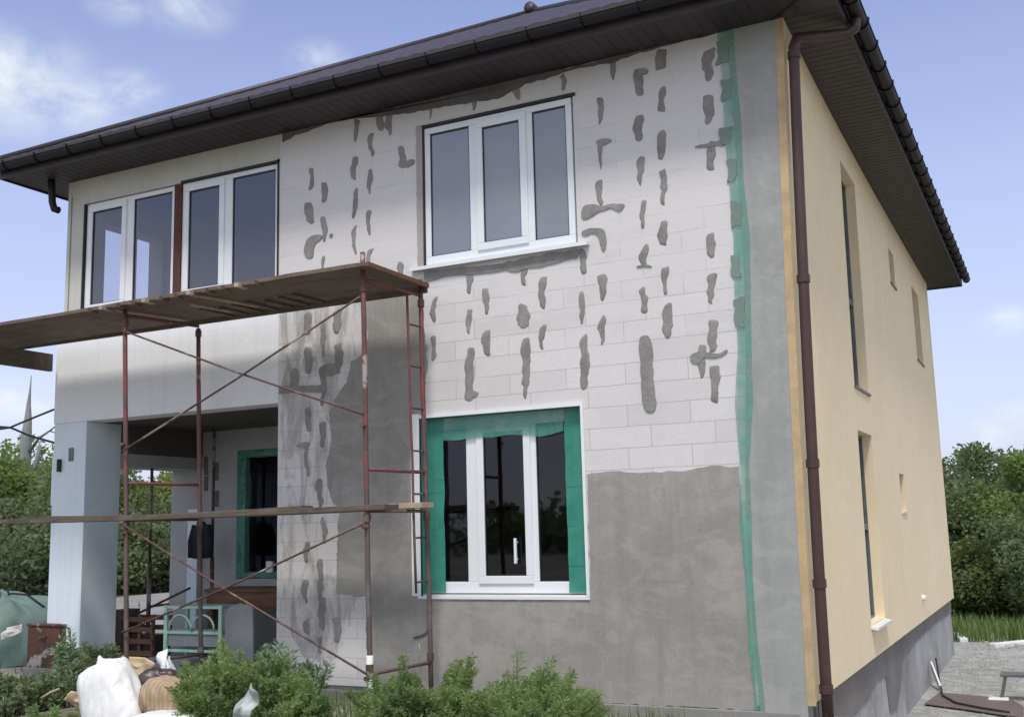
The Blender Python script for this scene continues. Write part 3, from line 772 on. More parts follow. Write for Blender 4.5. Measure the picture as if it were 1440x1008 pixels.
# upper left windows
w2 = win_front(-8.65, -7.185, 4.215, 5.62, [(-7.985, -7.855)], .03, .07, M['glass_left'], (0,), .055)
w3 = win_front(-7.07, -5.63, 4.215, 5.625, [(-6.44, -6.31)], .03, .07, M['glass_left'], (0,), .055)
w2['label'] = 'left two pane balcony window'; w3['label'] = 'two pane balcony window right of the brown post'
s = MB(); s.box(-7.183, -7.072, .01, .12, 4.205, 5.625); s.build('window_post', M['foam'], H)
s = MB(); s.box(-5.629, -5.608, -.012, .1, 4.2, 5.66); s.box(-7.07, -5.6, -.012, .05, 5.628, 5.65); s.build('window_trim', M['gasket'], H)
for xx, mmn in ((-8.66, 'gasket'), (-8.87, 'leafline')):
    pass
s = MB(); s.box(-8.668, -8.652, -.01, .06, 4.2, 5.62); s.build('window_trim', M['gasket'], H)
s = MB(); s.box(-8.90, -8.885, -.006, 0, 4.2, 5.75); s.build('joint_line', M['mesh_dab'], H)
# lower window, deep in the wall with green film on it
w4 = win_front(-3.79, -2.04, .86, 2.59, [(-3.33, -3.185), (-2.635, -2.56)], .10, .07, M['glass_lo'], (1,), .12, bot=.11)
w4['label'] = 'ground floor window with green protective film'
s = MB(); s.box(-2.80, -2.775, .045, .075, 1.14, 1.38); s.box(-2.797, -2.778, .06, .1, 1.17, 1.19); s.box(-2.797, -2.778, .06, .1, 1.33, 1.35); s.build('handle', M['upvc'], w4, bevel=.006)
fl = MB()
yf = .078
def fq(x0, x1, z0, z1, y=yf): fl.add([(x0, y, z0), (x1, y, z0), (x1, y, z1), (x0, y, z1)], [(0, 1, 2, 3)])
# crumpled side strips
def strip(x0, x1, z0, z1, seed, vertical=True, y=yf):
    n = 14
    for i in range(n):
        t0, t1 = i/n, (i+1)/n
        za, zb = z0+(z1-z0)*t0, z0+(z1-z0)*t1
        w0 = .012*mn.noise(Vector((seed, za*4, 0))); w1_ = .012*mn.noise(Vector((seed, zb*4, 0)))
        fl.add([(x0+(w0 if seed == 2 else 0), y, za), (x1+(w0 if seed == 1 else 0), y, za), (x1+(w1_ if seed == 1 else 0), y+.004*math.sin(i), zb), (x0+(w1_ if seed == 2 else 0), y+.004*math.sin(i*2), zb)], [(0, 1, 2, 3)])
strip(-3.768, -3.575, .87, 2.58, 1)
fl.build('protective_film', M['film'], w4, fix=False); fl = MB(); strip(-2.245, -2.052, .87, 2.58, 2); fl.build('protective_film', M['film'], w4, fix=False)
fl = MB(); n = 20
for i in range(n):
    xa, xb = -3.57+(1.32)*i/n, -3.57+(1.32)*(i+1)/n
    za = 2.36+.05*mn.noise(Vector((xa*3, 0, 1))); zb = 2.36+.05*mn.noise(Vector((xb*3, 0, 1)))
    fl.add([(xa, .070, za), (xb, .070, zb), (xb, .066, 2.58), (xa, .066, 2.58)], [(0, 1, 2, 3)])
fl.build('protective_film', M['film_thin'], w4, fix=False)
# green reveals inside the opening
s = MB(); s.box(-3.799, -3.791, .002, .17, .86, 2.59); s.box(-2.039, -2.031, .002, .17, .86, 2.59); s.box(-3.79, -2.04, .002, .17, 2.591, 2.599)
s.build('film_reveal', M['film'], w4)
s = MB()
s.box(-3.79, -2.005, -.022, -.0005, 2.592, 2.625); s.box(-2.032, -2.003, -.022, -.0005, .84, 2.592); s.box(-3.835, -2.003, -.02, .0, .812, .838)
s.build('edge_bead', M['upvc'], w4)
s = MB(); s.box(-3.905, -3.802, -.016, -.0075, .84, 2.64); s.build('edge_bead', M['upvc'], w4)
s = MB(); s.box(-3.802, -3.79, -.016, .0, .84, 2.592); s.build('gasket', M['gasket'], w4)
# porch window
w5 = win_front(-7.86, -6.42, .94, 2.58, [(-7.18, -7.08)], 2.08, .07, M['glass_lo'], (), .06)
w5['label'] = 'green framed porch window'
s = MB(); s.box(-7.88, -7.74, 1.985, 2.079, .93, 2.59); s.box(-7.739, -6.4, 1.986, 2.079, 2.50, 2.59); s.box(-7.739, -6.4, 1.986, 2.079, .93, 1.0)
s.build('protective_film', M['film_thin'], w5)
s = MB(); s.box(-7.35, -7.25, 1.95, 1.984, 1.0, 1.14); s.build('sill_block', M['upvc'], w5)

# ---- soffit, fascia, roof
O = .557
xl, xr, yf_, yb = -9.50, O, -O, 12.64+O
mb = MB()
mb.box(xl, xr, yf_, -.001, ZS, ZS+.03); mb.box(-.32, xr, 0, yb, ZS, ZS+.03); mb.box(xl, -8.7, 0, yb, ZS, ZS+.03); mb.box(-8.7, -.32, 12.3, yb, ZS, ZS+.03)
sf = mb.build('soffit', M['soffit'], H)
# panel joints on the soffit boards
mb = MB()
for x in [xl+.12*i for i in range(int((xr-xl)/.12))]: mb.box(x, x+.004, yf_+.01, -.03, ZS-.002, ZS-.0005)
for y in [.03+.12*i for i in range(int((yb-.05)/.12))]: mb.box(.08, xr-.01, y, y+.004, ZS-.002, ZS-.0005)
mb.bar((-.02, 0, ZS-.003), (xr-.01, yf_+.01, ZS-.003), .03, .006)
mb.build('soffit_joints', M['gutter'], sf)
mb = MB()
mb.box(xl-.02, xr+.02, yf_-.02, yf_, ZS-.02, ZS+.16); mb.box(xr, xr+.02, yf_, yb, ZS-.02, ZS+.16); mb.box(xl-.02, xl, yf_, yb, ZS-.02, ZS+.16); mb.box(xl, xr, yb, yb+.02, ZS-.02, ZS+.16)
mb.build('fascia', M['soffit'], H)
PT = math.tan(R(30)); EZ = ZS+.18
ex0, ex1, ey0, ey1 = xl-.08, xr+.08, yf_-.08, yb+.08
halfw = (ex1-ex0)/2
def slope(name, orig, along, inw, length, other):
    """hip slope: along = unit vector of the eave, inw = horizontal unit vector inward"""
    s = MB(); nt_ = 30; na = int(length/.055)
    T = halfw
    rows = []
    for j in range(nt_+1):
        # steps every .35 m up the slope
        t = T*j/nt_
        for sub in ((0, .0),) :
            a0, a1 = t, length-t
            if other == 'long': a0, a1 = t, length-t
            row = []
            for i in range(na+1):
                a_ = length*i/na
                a_ = min(max(a_, a0), a1)
                wv = .016*abs(math.sin(a_*math.pi/.19)) + .018*(1-((t/.35) % 1))
                p = Vector(orig) + Vector(along)*a_ + Vector(inw)*t
                row.append((p.x, p.y, EZ + t*PT + wv))
            rows.append(row)
    vs = [p for r_ in rows for p in r_]; nn = na+1
    fs = []
    for j in range(len(rows)-1):
        for i in range(na):
            q = (j*nn+i, j*nn+i+1, (j+1)*nn+i+1, (j+1)*nn+i)
            if (Vector(vs[q[0]])-Vector(vs[q[1]])).length + (Vector(vs[q[3]])-Vector(vs[q[2]])).length > .004: fs.append(q)
    s.add(vs, fs)
    # tile front edge
    r0 = rows[0]; base = len(s.v)
    for p in r0: s.v.append((p[0], p[1], p[2])); 
    for p in r0: s.v.append((p[0], p[1], EZ-.015))
    for i in range(na): s.f.append((base+i, base+i+1, base+nn+i+1, base+nn+i))
    return s.build(name, M['roof'], roof, fix=False)
roof = MB().box(ex0+.01, ex1-.01, ey0+.01, ey1-.01, EZ-.014, EZ-.004).build('roof', M['gutter'], H)
slope('roof_slope', (ex0, ey0, 0), (1, 0, 0), (0, 1, 0), ex1-ex0, '')
slope('roof_slope', (ex1, ey0, 0), (0, 1, 0), (-1, 0, 0), ey1-ey0, 'long')
slope('roof_slope', (ex0, ey1, 0), (0, -1, 0), (1, 0, 0), ey1-ey0, 'long')
slope('roof_slope', (ex1, ey1, 0), (-1, 0, 0), (0, -1, 0), ex1-ex0, '')
rt_ = EZ+halfw*PT
for nm, a_, b_ in (('hip_cap', (ex0, ey0, EZ+.03), (ex0+halfw, ey0+halfw, rt_+.03)), ('hip_cap', (ex1, ey0, EZ+.03), (ex1-halfw, ey0+halfw, rt_+.03)), ('hip_cap', (ex1, ey1, EZ+.03), (ex1-halfw, ey1-halfw, rt_+.03)), ('hip_cap', (ex0, ey1, EZ+.03), (ex0+halfw, ey1-halfw, rt_+.03)), ('ridge_cap', (ex0+halfw, ey0+halfw-.12, rt_+.05), (ex0+halfw, ey1-halfw+.1, rt_+.05))):
    MB().tube([a_, b_], .045 if nm == 'hip_cap' else .09, 10).build(nm, M['roof'], roof, smooth=True)
# gutters: half round channels with hooks
def gutter(a_, b_, outv):
    a_, b_, outv = Vector(a_), Vector(b_), Vector(outv)
    r = .068; n = 9; g_ = MB()
    for rr in (r, r-.008):
        vs = []
        for P0 in (a_, b_):
            for k in range(n+1):
                th = math.pi*k/n
                vs.append(P0 + outv*(math.cos(th)*rr) + Vector((0, 0, -math.sin(th)*rr)))
        g_.add(vs, [(k, k+1, n+1+k+1, n+1+k) for k in range(n)])
    for P0 in (a_, b_):
        vs = [P0 + outv*(math.cos(math.pi*k/n)*r) + Vector((0, 0, -math.sin(math.pi*k/n)*r)) for k in range(n+1)]
        g_.add(vs, [tuple(range(n+1))])
    g_.tube([a_+outv*r, b_+outv*r], .009, 6)
    go = g_.build('gutter', M['gutter'], H, smooth=True, fix=False)
    L = (b_-a_).length; d = (b_-a_).normalized(); k = 0
    cnt = int(L/.55)
    for i in range(cnt):
        c_ = a_ + d*(.3+i*.55); br = MB()
        pts = [c_ + outv*(math.cos(math.pi*q/8)*(r+.006)) + Vector((0, 0, -math.sin(math.pi*q/8)*(r+.006))) for q in range(9)]
        for q in range(8): br.bar(pts[q], pts[q+1], .024, .005, up=d)
        br.bar(c_+outv*(r+.006), c_+outv*(r+.006)+Vector((0, 0, .03)), .024, .006, up=d)
        br.build('gutter_hook', M['hook'], go)
    return go
M['hook'] = flat('gutter_hook_metal', (.022, .019, .023), .3, .5, .2, 5, .05)
gutter((xl-.09, yf_-.095, ZS+.12), (xr+.15, yf_-.095, ZS+.12), (0, -1, 0))
gutter((xr+.095, yf_-.15, ZS+.12), (xr+.095, yb+.09, ZS+.12), (1, 0, 0))
# downpipe on the near corner with its swan neck
px_, py_ = .045, .05
def wpt(x, y, z): return Vector(warp((x, y, z)))
dp = MB(); pts = [wpt(px_, py_, z) for z in [5.62, 5.2, 4.7, 4.2, 3.7, 3.2, 2.7, 2.2, 1.7, 1.2, .7, .2, -.15]]
outp = at(1188, 44, 2, 5.90)
dp.tube([Vector((xr+.09, outp.y, 5.99)), Vector((xr+.075, outp.y, 5.90)), Vector((xr-.0, outp.y-.02, 5.86)), Vector((.17, .15, 5.80)), pts[0]+Vector((.03, .03, .14)), pts[0]+Vector((0, 0, .05))] + pts, .048, 14)
dpo = dp.build('downpipe', M['pipe'], H, smooth=True)
for z in (5.6, 3.55, 1.95, .95, .1):
    c_ = wpt(px_, py_, z)
    MB().tube([c_+Vector((0, 0, -.035)), c_+Vector((0, 0, .035))], .058, 14).build('pipe_collar', M['pipe'], dpo, smooth=False)
# outlet bend at the left end
e_ = F(77, 285, -.15)
MB().tube([(e_.x-.02, -.2, 5.97), (e_.x-.02, -.18, e_.z+.12), (e_.x-.02, -.17, e_.z), (e_.x+.01, -.16, e_.z-.09), (e_.x+.07, -.15, e_.z-.11)], .045, 12).build('pipe_outlet', M['gutter'], H, smooth=True)

# ------------------------------------------------------------------ scaffolding
YN, YF = -1.2, -.32
def X(u, v, y): return F(u, v, y)
sc = thing('scaffolding', 'red tubular steel scaffolding standing before the left half of the house', 'scaffolding', (-5.2, -.75, -.2))
def pole(p, q, r=.024, mat='redpaint', name='pole', par=None, segs=7):
    p, q = Vector(p), Vector(q); sd = random.random()*50
    pts = [p.lerp(q, i/segs) + Vector((.008*mn.noise(Vector((sd, i*.9, 0))), .008*mn.noise(Vector((sd, i*.9, 4))), 0)) for i in range(segs+1)]
    return MB().tube(pts, r, 9).build(name, M[mat], par or sc, smooth=True)
NR_t, NR_b = F(510, 355, YN), F(521, 985, YN)
NL_t, NL_b = F(176, 424, YN), F(181, 905, YN)
FR_t, FR_b = F(591, 393, YF), F(606, 905, YF)
FL_t, FL_b = F(279, 462, YF), F(284, 905, YF)
for q in (NR_b, NL_b, FR_b, FL_b): q.z = -.18
pole(NR_t, NR_b); pole(NL_t, NL_b); pole(FR_t, FR_b); pole(FL_t, FL_b)
# the frame beyond the left edge of the view
for y in (YN, YF): pole((NL_t.x-3.5, y, NL_t.z), (NL_b.x-3.5, y, -.18))
for q in (NR_b, NL_b, FR_b, FL_b): MB().box(q.x-.07, q.x+.07, q.y-.07, q.y+.07, -.2, -.185).build('base_plate', M['brace'], sc)
pole(NR_b.lerp(NR_t, .035), NR_b.lerp(NR_t, .14), .031, 'whitepaint', 'pole_wrap', segs=3)
# cross bars of the frames
def lerp_pole(t_, b_, z): 
    k = (z-b_.z)/(t_.z-b_.z); return b_.lerp(t_, k)
for (tN, bN, tF, bF) in ((NR_t, NR_b, FR_t, FR_b), (NL_t, NL_b, FL_t, FL_b)):
    for z in (3.78, 2.03, 1.66, .25):
        pole(lerp_pole(tN, bN, z), lerp_pole(tF, bF, z), .017, 'redpaint', 'cross_bar', segs=3)
for z in (3.78, 1.66, .25): pole((NL_t.x-3.5, YN, z), (NL_t.x-3.5, YF, z), .017, 'redpaint', 'cross_bar', segs=3)
# ladder rail and rungs at the right frame
lt, lb = F(571, 395, YF-.08), F(582, 900, YF-.08)
l_off = Vector((-.02, -.22, 0))
lt, lb = FR_t+l_off, FR_b+l_off; lt.z = 3.8; lb.z = .9
pole(lt, lb, .013, 'redpaint', 'ladder_rail')
z = 1.0
while z < 3.7:
    pole(lerp_pole(lt, lb, z), lerp_pole(FR_t, FR_b, z), .010, 'brace', 'rung', segs=2); z += .41
# diagonal braces on the near side
def on_pole(v, t_, b_, ):
    k = 0
    for i in range(40):
        p = b_.lerp(t_, i/39)
        q = p
        d = q-Vector(CAM); vv = 504 - FPX*d.dot(_U)/d.dot(_fw)
        if vv <= v: return p
    return t_
off = Vector((0, -.035, 0))
for (vA, vB) in ((468, 597), (640, 432), (742, 948), (893, 742)):
    pA, pB = on_pole(vA, NL_t, NL_b), on_pole(vB, NR_t, NR_b)
    off = Vector((0, -.036 if vA < vB else -.058, 0))
    MB().tube([pA+off, (pA+pB)/2+off+Vector((0, 0, -.02)), pB+off], .011, 7).build('diagonal_brace', M['brace'], sc, smooth=True)
for (t_, b_) in ((NR_t, NR_b), (NL_t, NL_b), (FR_t, FR_b), (FL_t, FL_b)):
    for z in (3.70, 1.60, .30):
        c_ = lerp_pole(t_, b_, z); MB().tube([c_+Vector((0, 0, -.035)), c_+Vector((0, 0, .035))], .034, 10).build('coupler', M['brace'], sc)
# clamps
for t_, b_ in ((NR_t, NR_b), (NL_t, NL_b)):
    for z in (2.42, 1.52, .22):
        c_ = lerp_pole(t_, b_, z); MB().tube([c_+Vector((0, -.07, 0)), c_+Vector((0, .02, 0))], .02, 8).build('clamp', M['brace'], sc)

# upper deck: long boards side by side, a few pale battens on the underside
GD = 'boards of the upper scaffold level'
x0, x1, y0, y1 = -10.2, -3.53, YN-.14, YF+.04
d = thing('scaffold_deck', 'long dark board deck on top of the scaffolding, pale battens under its middle', 'scaffold deck', ((x0+x1)/2, (y0+y1)/2, 3.80), GD)
def dz_(x): return 3.865+.035*sm(-10, -4, x)-.03
wd4 = (y1-y0)/4
for k in range(4):
    mb = MB(); n = 30; vs = []
    e1 = x1-.02*random.random()
    for i in range(n+1):
        x = x0+(e1-x0)*i/n; zz_ = dz_(x)+.008*mn.noise(Vector((x*1.5, k*3, 1)))
        ja = .018*mn.noise(Vector((x*5, k, 3))) if k == 0 else 0
        vs += [(x, y0+wd4*k+.003+ja, zz_), (x, y0+wd4*(k+1)-.003, zz_), (x, y0+wd4*(k+1)-.003, zz_+.035), (x, y0+wd4*k+.003+ja, zz_+.035)]
    fs = [(i*4+q, i*4+(q+1) % 4, (i+1)*4+(q+1) % 4, (i+1)*4+q) for i in range(n) for q in range(4)] + [(0, 1, 2, 3), (n*4, n*4+1, n*4+2, n*4+3)]
    mb.add(vs, fs).build('board', M['deckwood'], d)
x = -7.05; i = 0
while x < -4.65:
    z_ = dz_(x)
    MB().box(x, x+.05, y0-.045, y0+.10, z_-.02, z_+.02).build('batten_end', M['wood_pale'] if i % 3 == 1 else M['deckwood'], d)
    if x > -6.1: MB().box(x+.02, x+.07, y1-.42-.04*(i % 3), y1-.02, z_-.024, z_-.002).build('batten', M['wood'], d)
    x += .19+.03*random.random(); i += 1
for (xa, ya, xb, yb2) in ((-6.75, y0+.12, -6.55, y1-.16), (-5.6, y0+.10, -5.45, y1-.25), (-5.95, y0+.35, -5.85, y1-.2)):
    MB().bar((xa, ya, dz_(xa)-.012), (xb, yb2, dz_(xb)-.012), .045, .02).build('batten', M['wood_pale'], d)
MB().box(x1-.004, x1+.03, y0, y1, dz_(x1)-.012, dz_(x1)+.03).build('end_board', M['wood_red'], d)
MB().box(x0, x1-.005, y1+.001, y1+.03, dz_(-8)-.03, dz_(-8)+.03).build('edge_board', M['deckwood'], d)
ea, eb = F(75, 498, -.12), F(75, 522, -.12)
o = MB().box(ea.x-.06, ea.x, -2.4, -.12, eb.z, ea.z).build('plank', M['wood'], bevel=.004); recenter(o); tag(o, 'thick plank on edge running out to the left under the upper deck', 'plank')
# lower level planks
def plank(label, x0, x1, y0, y1, z0, z1, mat, seed):
    mb = MB(); n = 14; vs = []
    for i in range(n+1):
        t = i/n; x = x0+(x1-x0)*t; zz_ = z0+(z1-z0)*t-.02*math.sin(math.pi*t)+.010*mn.noise(Vector((x*1.2, seed, 0)))
        wv = .012*mn.noise(Vector((x*1.5, seed, 7)))
        vs += [(x, y0+wv, zz_), (x, y1+wv, zz_), (x, y1+wv, zz_+.05), (x, y0+wv, zz_+.05)]
    fs = [(i*4+q, i*4+(q+1) % 4, (i+1)*4+(q+1) % 4, (i+1)*4+q) for i in range(n) for q in range(4)] + [(0, 1, 2, 3), (n*4, n*4+1, n*4+2, n*4+3)]
    o = mb.add(vs, fs).build('plank', M[mat], bevel=.004); recenter(o); tag(o, label, 'plank', 'planks on the lower scaffold level')
plank('dark plank nearest the viewer on the lower scaffold level', -10.2, -3.42, YN-.04, YN+.2, 1.685, 1.665, 'wood', 1)
plank('pale edged plank behind the dark one on the lower scaffold level', -8.25, -3.40, YF-.33, YF-.10, 1.685, 1.685, 'wood_pale', 2)
plank('brown plank between the column and the right frame, middle one of the lower level', -8.2, -4.6, YN+.32, YN+.5, 1.69, 1.69, 'wood', 3)

# ------------------------------------------------------------------ things under and around the porch
def sack(name, label, cat, c, dims, rot, mat, seed=0, neck=None, group=None, power=3.2, amp=.05):
    s = MB(); nu, nv = 72, 44; vs = []
    rm = Matrix.Rotation(rot[2], 3, 'Z') @ Matrix.Rotation(rot[1], 3, 'Y') @ Matrix.Rotation(rot[0], 3, 'X')
    def sg(x, p): return math.copysign(abs(x)**p, x)
    e = 2/power
    for j in range(nv+1):
        ph = -math.pi/2+math.pi*j/nv
        for i in range(nu):
            th = 2*math.pi*i/nu
            p = Vector((sg(math.cos(ph), e)*sg(math.cos(th), e), sg(math.cos(ph), e)*sg(math.sin(th), e), sg(math.sin(ph), .9)))
            if neck is not None and p.z > neck:
                k = (p.z-neck)/(1-neck); f_ = 1-.80*sm(0, .7, k); p.x *= f_; p.y *= f_
            nn = mn.noise(p*1.6+Vector((seed, 0, 0))); n2 = mn.noise(Vector((p.x*5+seed, p.y*5, p.z*2.2)))
            n3 = abs(mn.noise(Vector((p.x*3.2+seed, p.y*3.2+p.z*1.8, p.z*2.6)))); p = p*(1+amp*1.8*nn+amp*.9*n2-amp*.9*max(0, .14-n3)*3)
            vs.append(rm @ Vector((p.x*dims[0], p.y*dims[1], p.z*dims[2])) + Vector(c))
    fs = [(j*nu+i, j*nu+(i+1) % nu, (j+1)*nu+(i+1) % nu, (j+1)*nu+i) for j in range(nv) for i in range(nu)]
    o = s.add(vs, fs).build(name, M[mat], smooth=True); recenter(o); tag(o, label, cat, group); return o
# heap of soil the sacks lie on
def heap(cx, cy, rx, ry, h):
    s = MB(); n = 22; vs = []
    for j in range(n+1):
        for i in range(n+1):
            a_, b_ = -1+2*i/n, -1+2*j/n; r_ = math.hypot(a_, b_)
            x, y = cx+a_*rx, cy+b_*ry
            vs.append((x, y, hgt(x, y)-.03 + h*sm(1, .1, r_)*(1+.5*mn.noise(Vector((x*3, y*3, 0))))))
    fs = [(j*(n+1)+i, j*(n+1)+i+1, (j+1)*(n+1)+i+1, (j+1)*(n+1)+i) for j in range(n) for i in range(n)]
    return s.add(vs, fs)
o = heap(-5.9, -2.1, 2.0, .9, .2).build('mound', plaster('loose_soil', (.10, .09, .07), (.2, .18, .15), 3, 1, .9, fine=20), smooth=True, fix=False)
tag(o, None, None, kind='structure')
sack('sack', 'large full white woven sack leaning among the weeds', 'sack', F(158, 988, -2.15)+Vector((0, 0, -.03)), (.29, .19, .47), (R(-8), R(-27), R(10)), 'whitebag', 3, .70, 'white sacks by the porch', 2.7)
sack('paper_bag', 'tan paper cement bag lying beside the large white sack', 'bag', F(238, 982, -2.05), (.28, .17, .17), (0, R(6), R(-8)), 'kraft', 9, None, None, 3.6, .06)
sack('sack', 'low white sack at the bottom edge before the tan bag', 'sack', F(235, 1022, -2.3), (.36, .2, .13), (0, R(-2), R(4)), 'whitebag', 14, None, 'white sacks by the porch', 3, .05)
sack('rubbish_bag', 'dark plastic bag bulging behind the tan paper bag', 'bag', F(222, 962, -1.85), (.20, .14, .14), (0, 0, R(20)), 'darkbag', 21, None, None, 2.6, .1)
def crumple(name, label, cat, pts, y, mat, seed, th=.05):
    """crumpled plastic sheet filling a measured outline, folds running through it"""
    import bmesh
    P_ = [F(a_, b_, y) for a_, b_ in pts]
    c_ = sum(P_, Vector())/len(P_)
    s = MB(); rings = 7; n = len(P_)*3; vs = []
    out_ = []
    for i in range(len(P_)):
        a_, b_ = P_[i], P_[(i+1) % len(P_)]
        out_ += [a_.lerp(b_, t/3) for t in range(3)]
    for r_ in range(1, rings+1):
        for p in out_:
            q = c_.lerp(p, r_/rings)
            dy = th*2.2*mn.noise(q*7+Vector((seed, 0, 0))) + th*1.0*abs(mn.noise(q*16+Vector((0, seed, 0)))) - th*(1-r_/rings)
            vs.append(Vector((q.x, q.y+dy, q.z)))
    vs.append(c_+Vector((0, -th*1.3, 0)))
    fs = [((r_)*n+i, r_*n+(i+1) % n, (r_+1)*n+(i+1) % n, (r_+1)*n+i) for r_ in range(rings-1) for i in range(n)] + [(i, (i+1) % n, rings*n) for i in range(n)]
    o = s.add(vs, fs).build(name, M[mat], smooth=True)
    so_ = o.modifiers.new('thick', 'SOLIDIFY'); so_.thickness = .006
    recenter(o); tag(o, label, cat); return o
crumple('plastic_sheet', 'crumpled white plastic sheet draped behind the tan bag', 'plastic sheet', [(222,917),(229,912),(231,930),(240,921),(243,932),(244,945),(258,952),(270,964),(262,968),(243,958),(226,946),(220,930)], -1.6, 'whitebag', 4)
crumple('plastic_bag', 'clear crumpled plastic bag in the weeds right of the sacks', 'bag', [(352,960),(364,970),(360,990),(356,1012),(326,1014),(333,990)], -2.3, 'clear', 8)
crumple('cardboard_sheet', 'tan cardboard sheet lying flat in front of the crate', 'cardboard', [(168,922),(205,924),(218,932),(208,950),(188,952),(172,940)], -1.2, 'card', 11, .02)
crumple('cardboard_sheet', 'bent cardboard piece sticking out left of the large white sack', 'cardboard', [(88,983),(104,970),(118,975),(128,1000),(108,998)], -2.2, 'card', 15, .03)
# pale sticks
def stick(label, a_, b_, r, mat, name='stick', cat='stick'):
    o = MB().tube([a_, (a_+b_)/2+Vector((0, 0, .01)), b_], r, 7).build(name, M[mat], smooth=True); recenter(o); tag(o, label, cat)
stick('pale stick lying in the weeds left of the white sack', F(58, 981, -2.0), F(84, 968, -1.9), .012, 'wood_pale')
stick('pale lath leaning between the white sack and the tan bag', F(172, 945, -1.9), F(200, 988, -2.0), .014, 'wood_pale')

# mint rack with arched rails
rk = thing('rack', 'mint green metal rack with shelves and arched rails on the porch', 'rack', (-7.55, .75, 0))
mx = M['mint']; y0, y1 = .55, .9
x0, x1, zt_, zb_ = -8.0, -7.12, .70, .10
p0 = F(235, 850, .6); p1 = F(315, 918, .6)
x0, x1, zt_, zb_ = p0.x, p1.x, p0.z, p1.z
for x in (x0, x1-.05):
    for y in (y0, y1): MB().box(x, x+.05, y, y+.03, 0, zt_).build('leg', mx, rk, bevel=.004)
for z_ in (zb_, (zb_+zt_)*.5-.06, zt_-.04): MB().box(x0+.051, x1-.051, y0+.002, y1+.028, z_, z_+.03).build('shelf', mx, rk, bevel=.004)
for q in range(2):
    cx_ = x0+.06+(x1-x0-.12)*(.27+.46*q); rr = (x1-x0)*.19
    MB().tube([Vector((cx_+rr*math.cos(math.pi*t/10), y0-.012, zb_+.26+rr*math.sin(math.pi*t/10))) for t in range(11)], .012, 7).build('arched_rail', mx, rk, smooth=True)
MB().box(x0+.06, x1-.06, y0+.02, y0+.04, zb_+.07, zb_+.26).build('panel', M['greyboard'], rk)
b0 = F(237, 919, .5); b1 = F(285, 958, .5)
o = MB().box(b0.x, b1.x+.1, .32, .52, .0, max(.12, b0.z-.02)); 
bx = thing('foam_box', 'pale grey box with a dark round hole under the mint rack', 'box', (-7.7, .3, 0))
zz_ = -.02
MB().box(b0.x, b1.x+.12, .1, .4, 0, zb_-.02 if zb_ > .1 else .1).build('body', M['greyboard'], bx, bevel=.01)
hc = F(256, 934, .097); MB().tube([Vector((hc.x, .0985, .05)), Vector((hc.x, .095, .05))], .028, 12).build('hole', M['black'], bx)
# grey board leaning
pl = [F(316, 930, .45), F(316, 862, .45), F(322, 853, .45), F(335, 849, .45), F(355, 850, .45), F(356, 930, .45)]
o = MB().prism(pl, (0, .02, 0)).build('board', M['greyboard'], bevel=.003); recenter(o); tag(o, 'grey board with a rounded top corner leaning beside the mint rack', 'board')
# bucket behind
bk = thing('bucket', 'grey upturned bucket behind the mint rack', 'bucket', (F(293, 845, 1.3).x, 1.3, 0))
c_ = F(293, 845, 1.3)
MB().tube([(c_.x, 1.3, 0), (c_.x, 1.3, c_.z+.02), (c_.x, 1.3, c_.z+.09), (c_.x, 1.3, c_.z+.1)], [.15, .13, .11, .04], 20).build('body', M['greyboard'], bk, smooth=True)
MB().tube([(c_.x, 1.3, .0), (c_.x, 1.3, .03)], .158, 20).build('rim', M['greyboard'], bk)
# slatted crate
cr = thing('crate', 'dark brown slatted crate between the column and the mint rack', 'crate', (-8.1, .95, 0))
p0 = F(190, 868, 1.0); p1 = F(232, 905, 1.0)
for z_ in (.06, .2, .34, .46):
    MB().box(p0.x, p1.x, .78, .795, z_, z_+.06).build('slat', M['wood_red'], cr); MB().box(p0.x, p1.x, 1.105, 1.12, z_, z_+.06).build('slat', M['wood_red'], cr)
for x in (p0.x, (p0.x+p1.x)/2, p1.x-.04): MB().box(x, x+.04, .796, .83, 0, .55).build('post', M['wood_red'], cr)
MB().box(p0.x+.01, p1.x-.01, .84, 1.1, .02, .3).build('contents', M['darkbag'], cr)
MB().box(p0.x-.22, p0.x-.02, .8, 1.1, 0, .6).build('side_box', M['wood'], cr)
# table
tb = thing('table', 'rough brown wooden table under the porch window', 'table', (-6.9, 1.5, 0))
p0 = F(310, 828, 1.45); p1 = F(386, 828, 1.45)
MB().box(p0.x, -5.75, 1.15, 1.8, p0.z-.02, p0.z+.02).build('table_top', M['wood_red'], tb, bevel=.004)
MB().box(p0.x+.03, -5.8, 1.17, 1.19, p0.z-.2, p0.z-.021).build('apron', M['wood_red'], tb)
for x in (p0.x+.04, -5.85):
    for y in (1.195, 1.72): MB().box(x, x+.06, y, y+.06, 0, p0.z-.021).build('leg', M['wood_red'], tb)
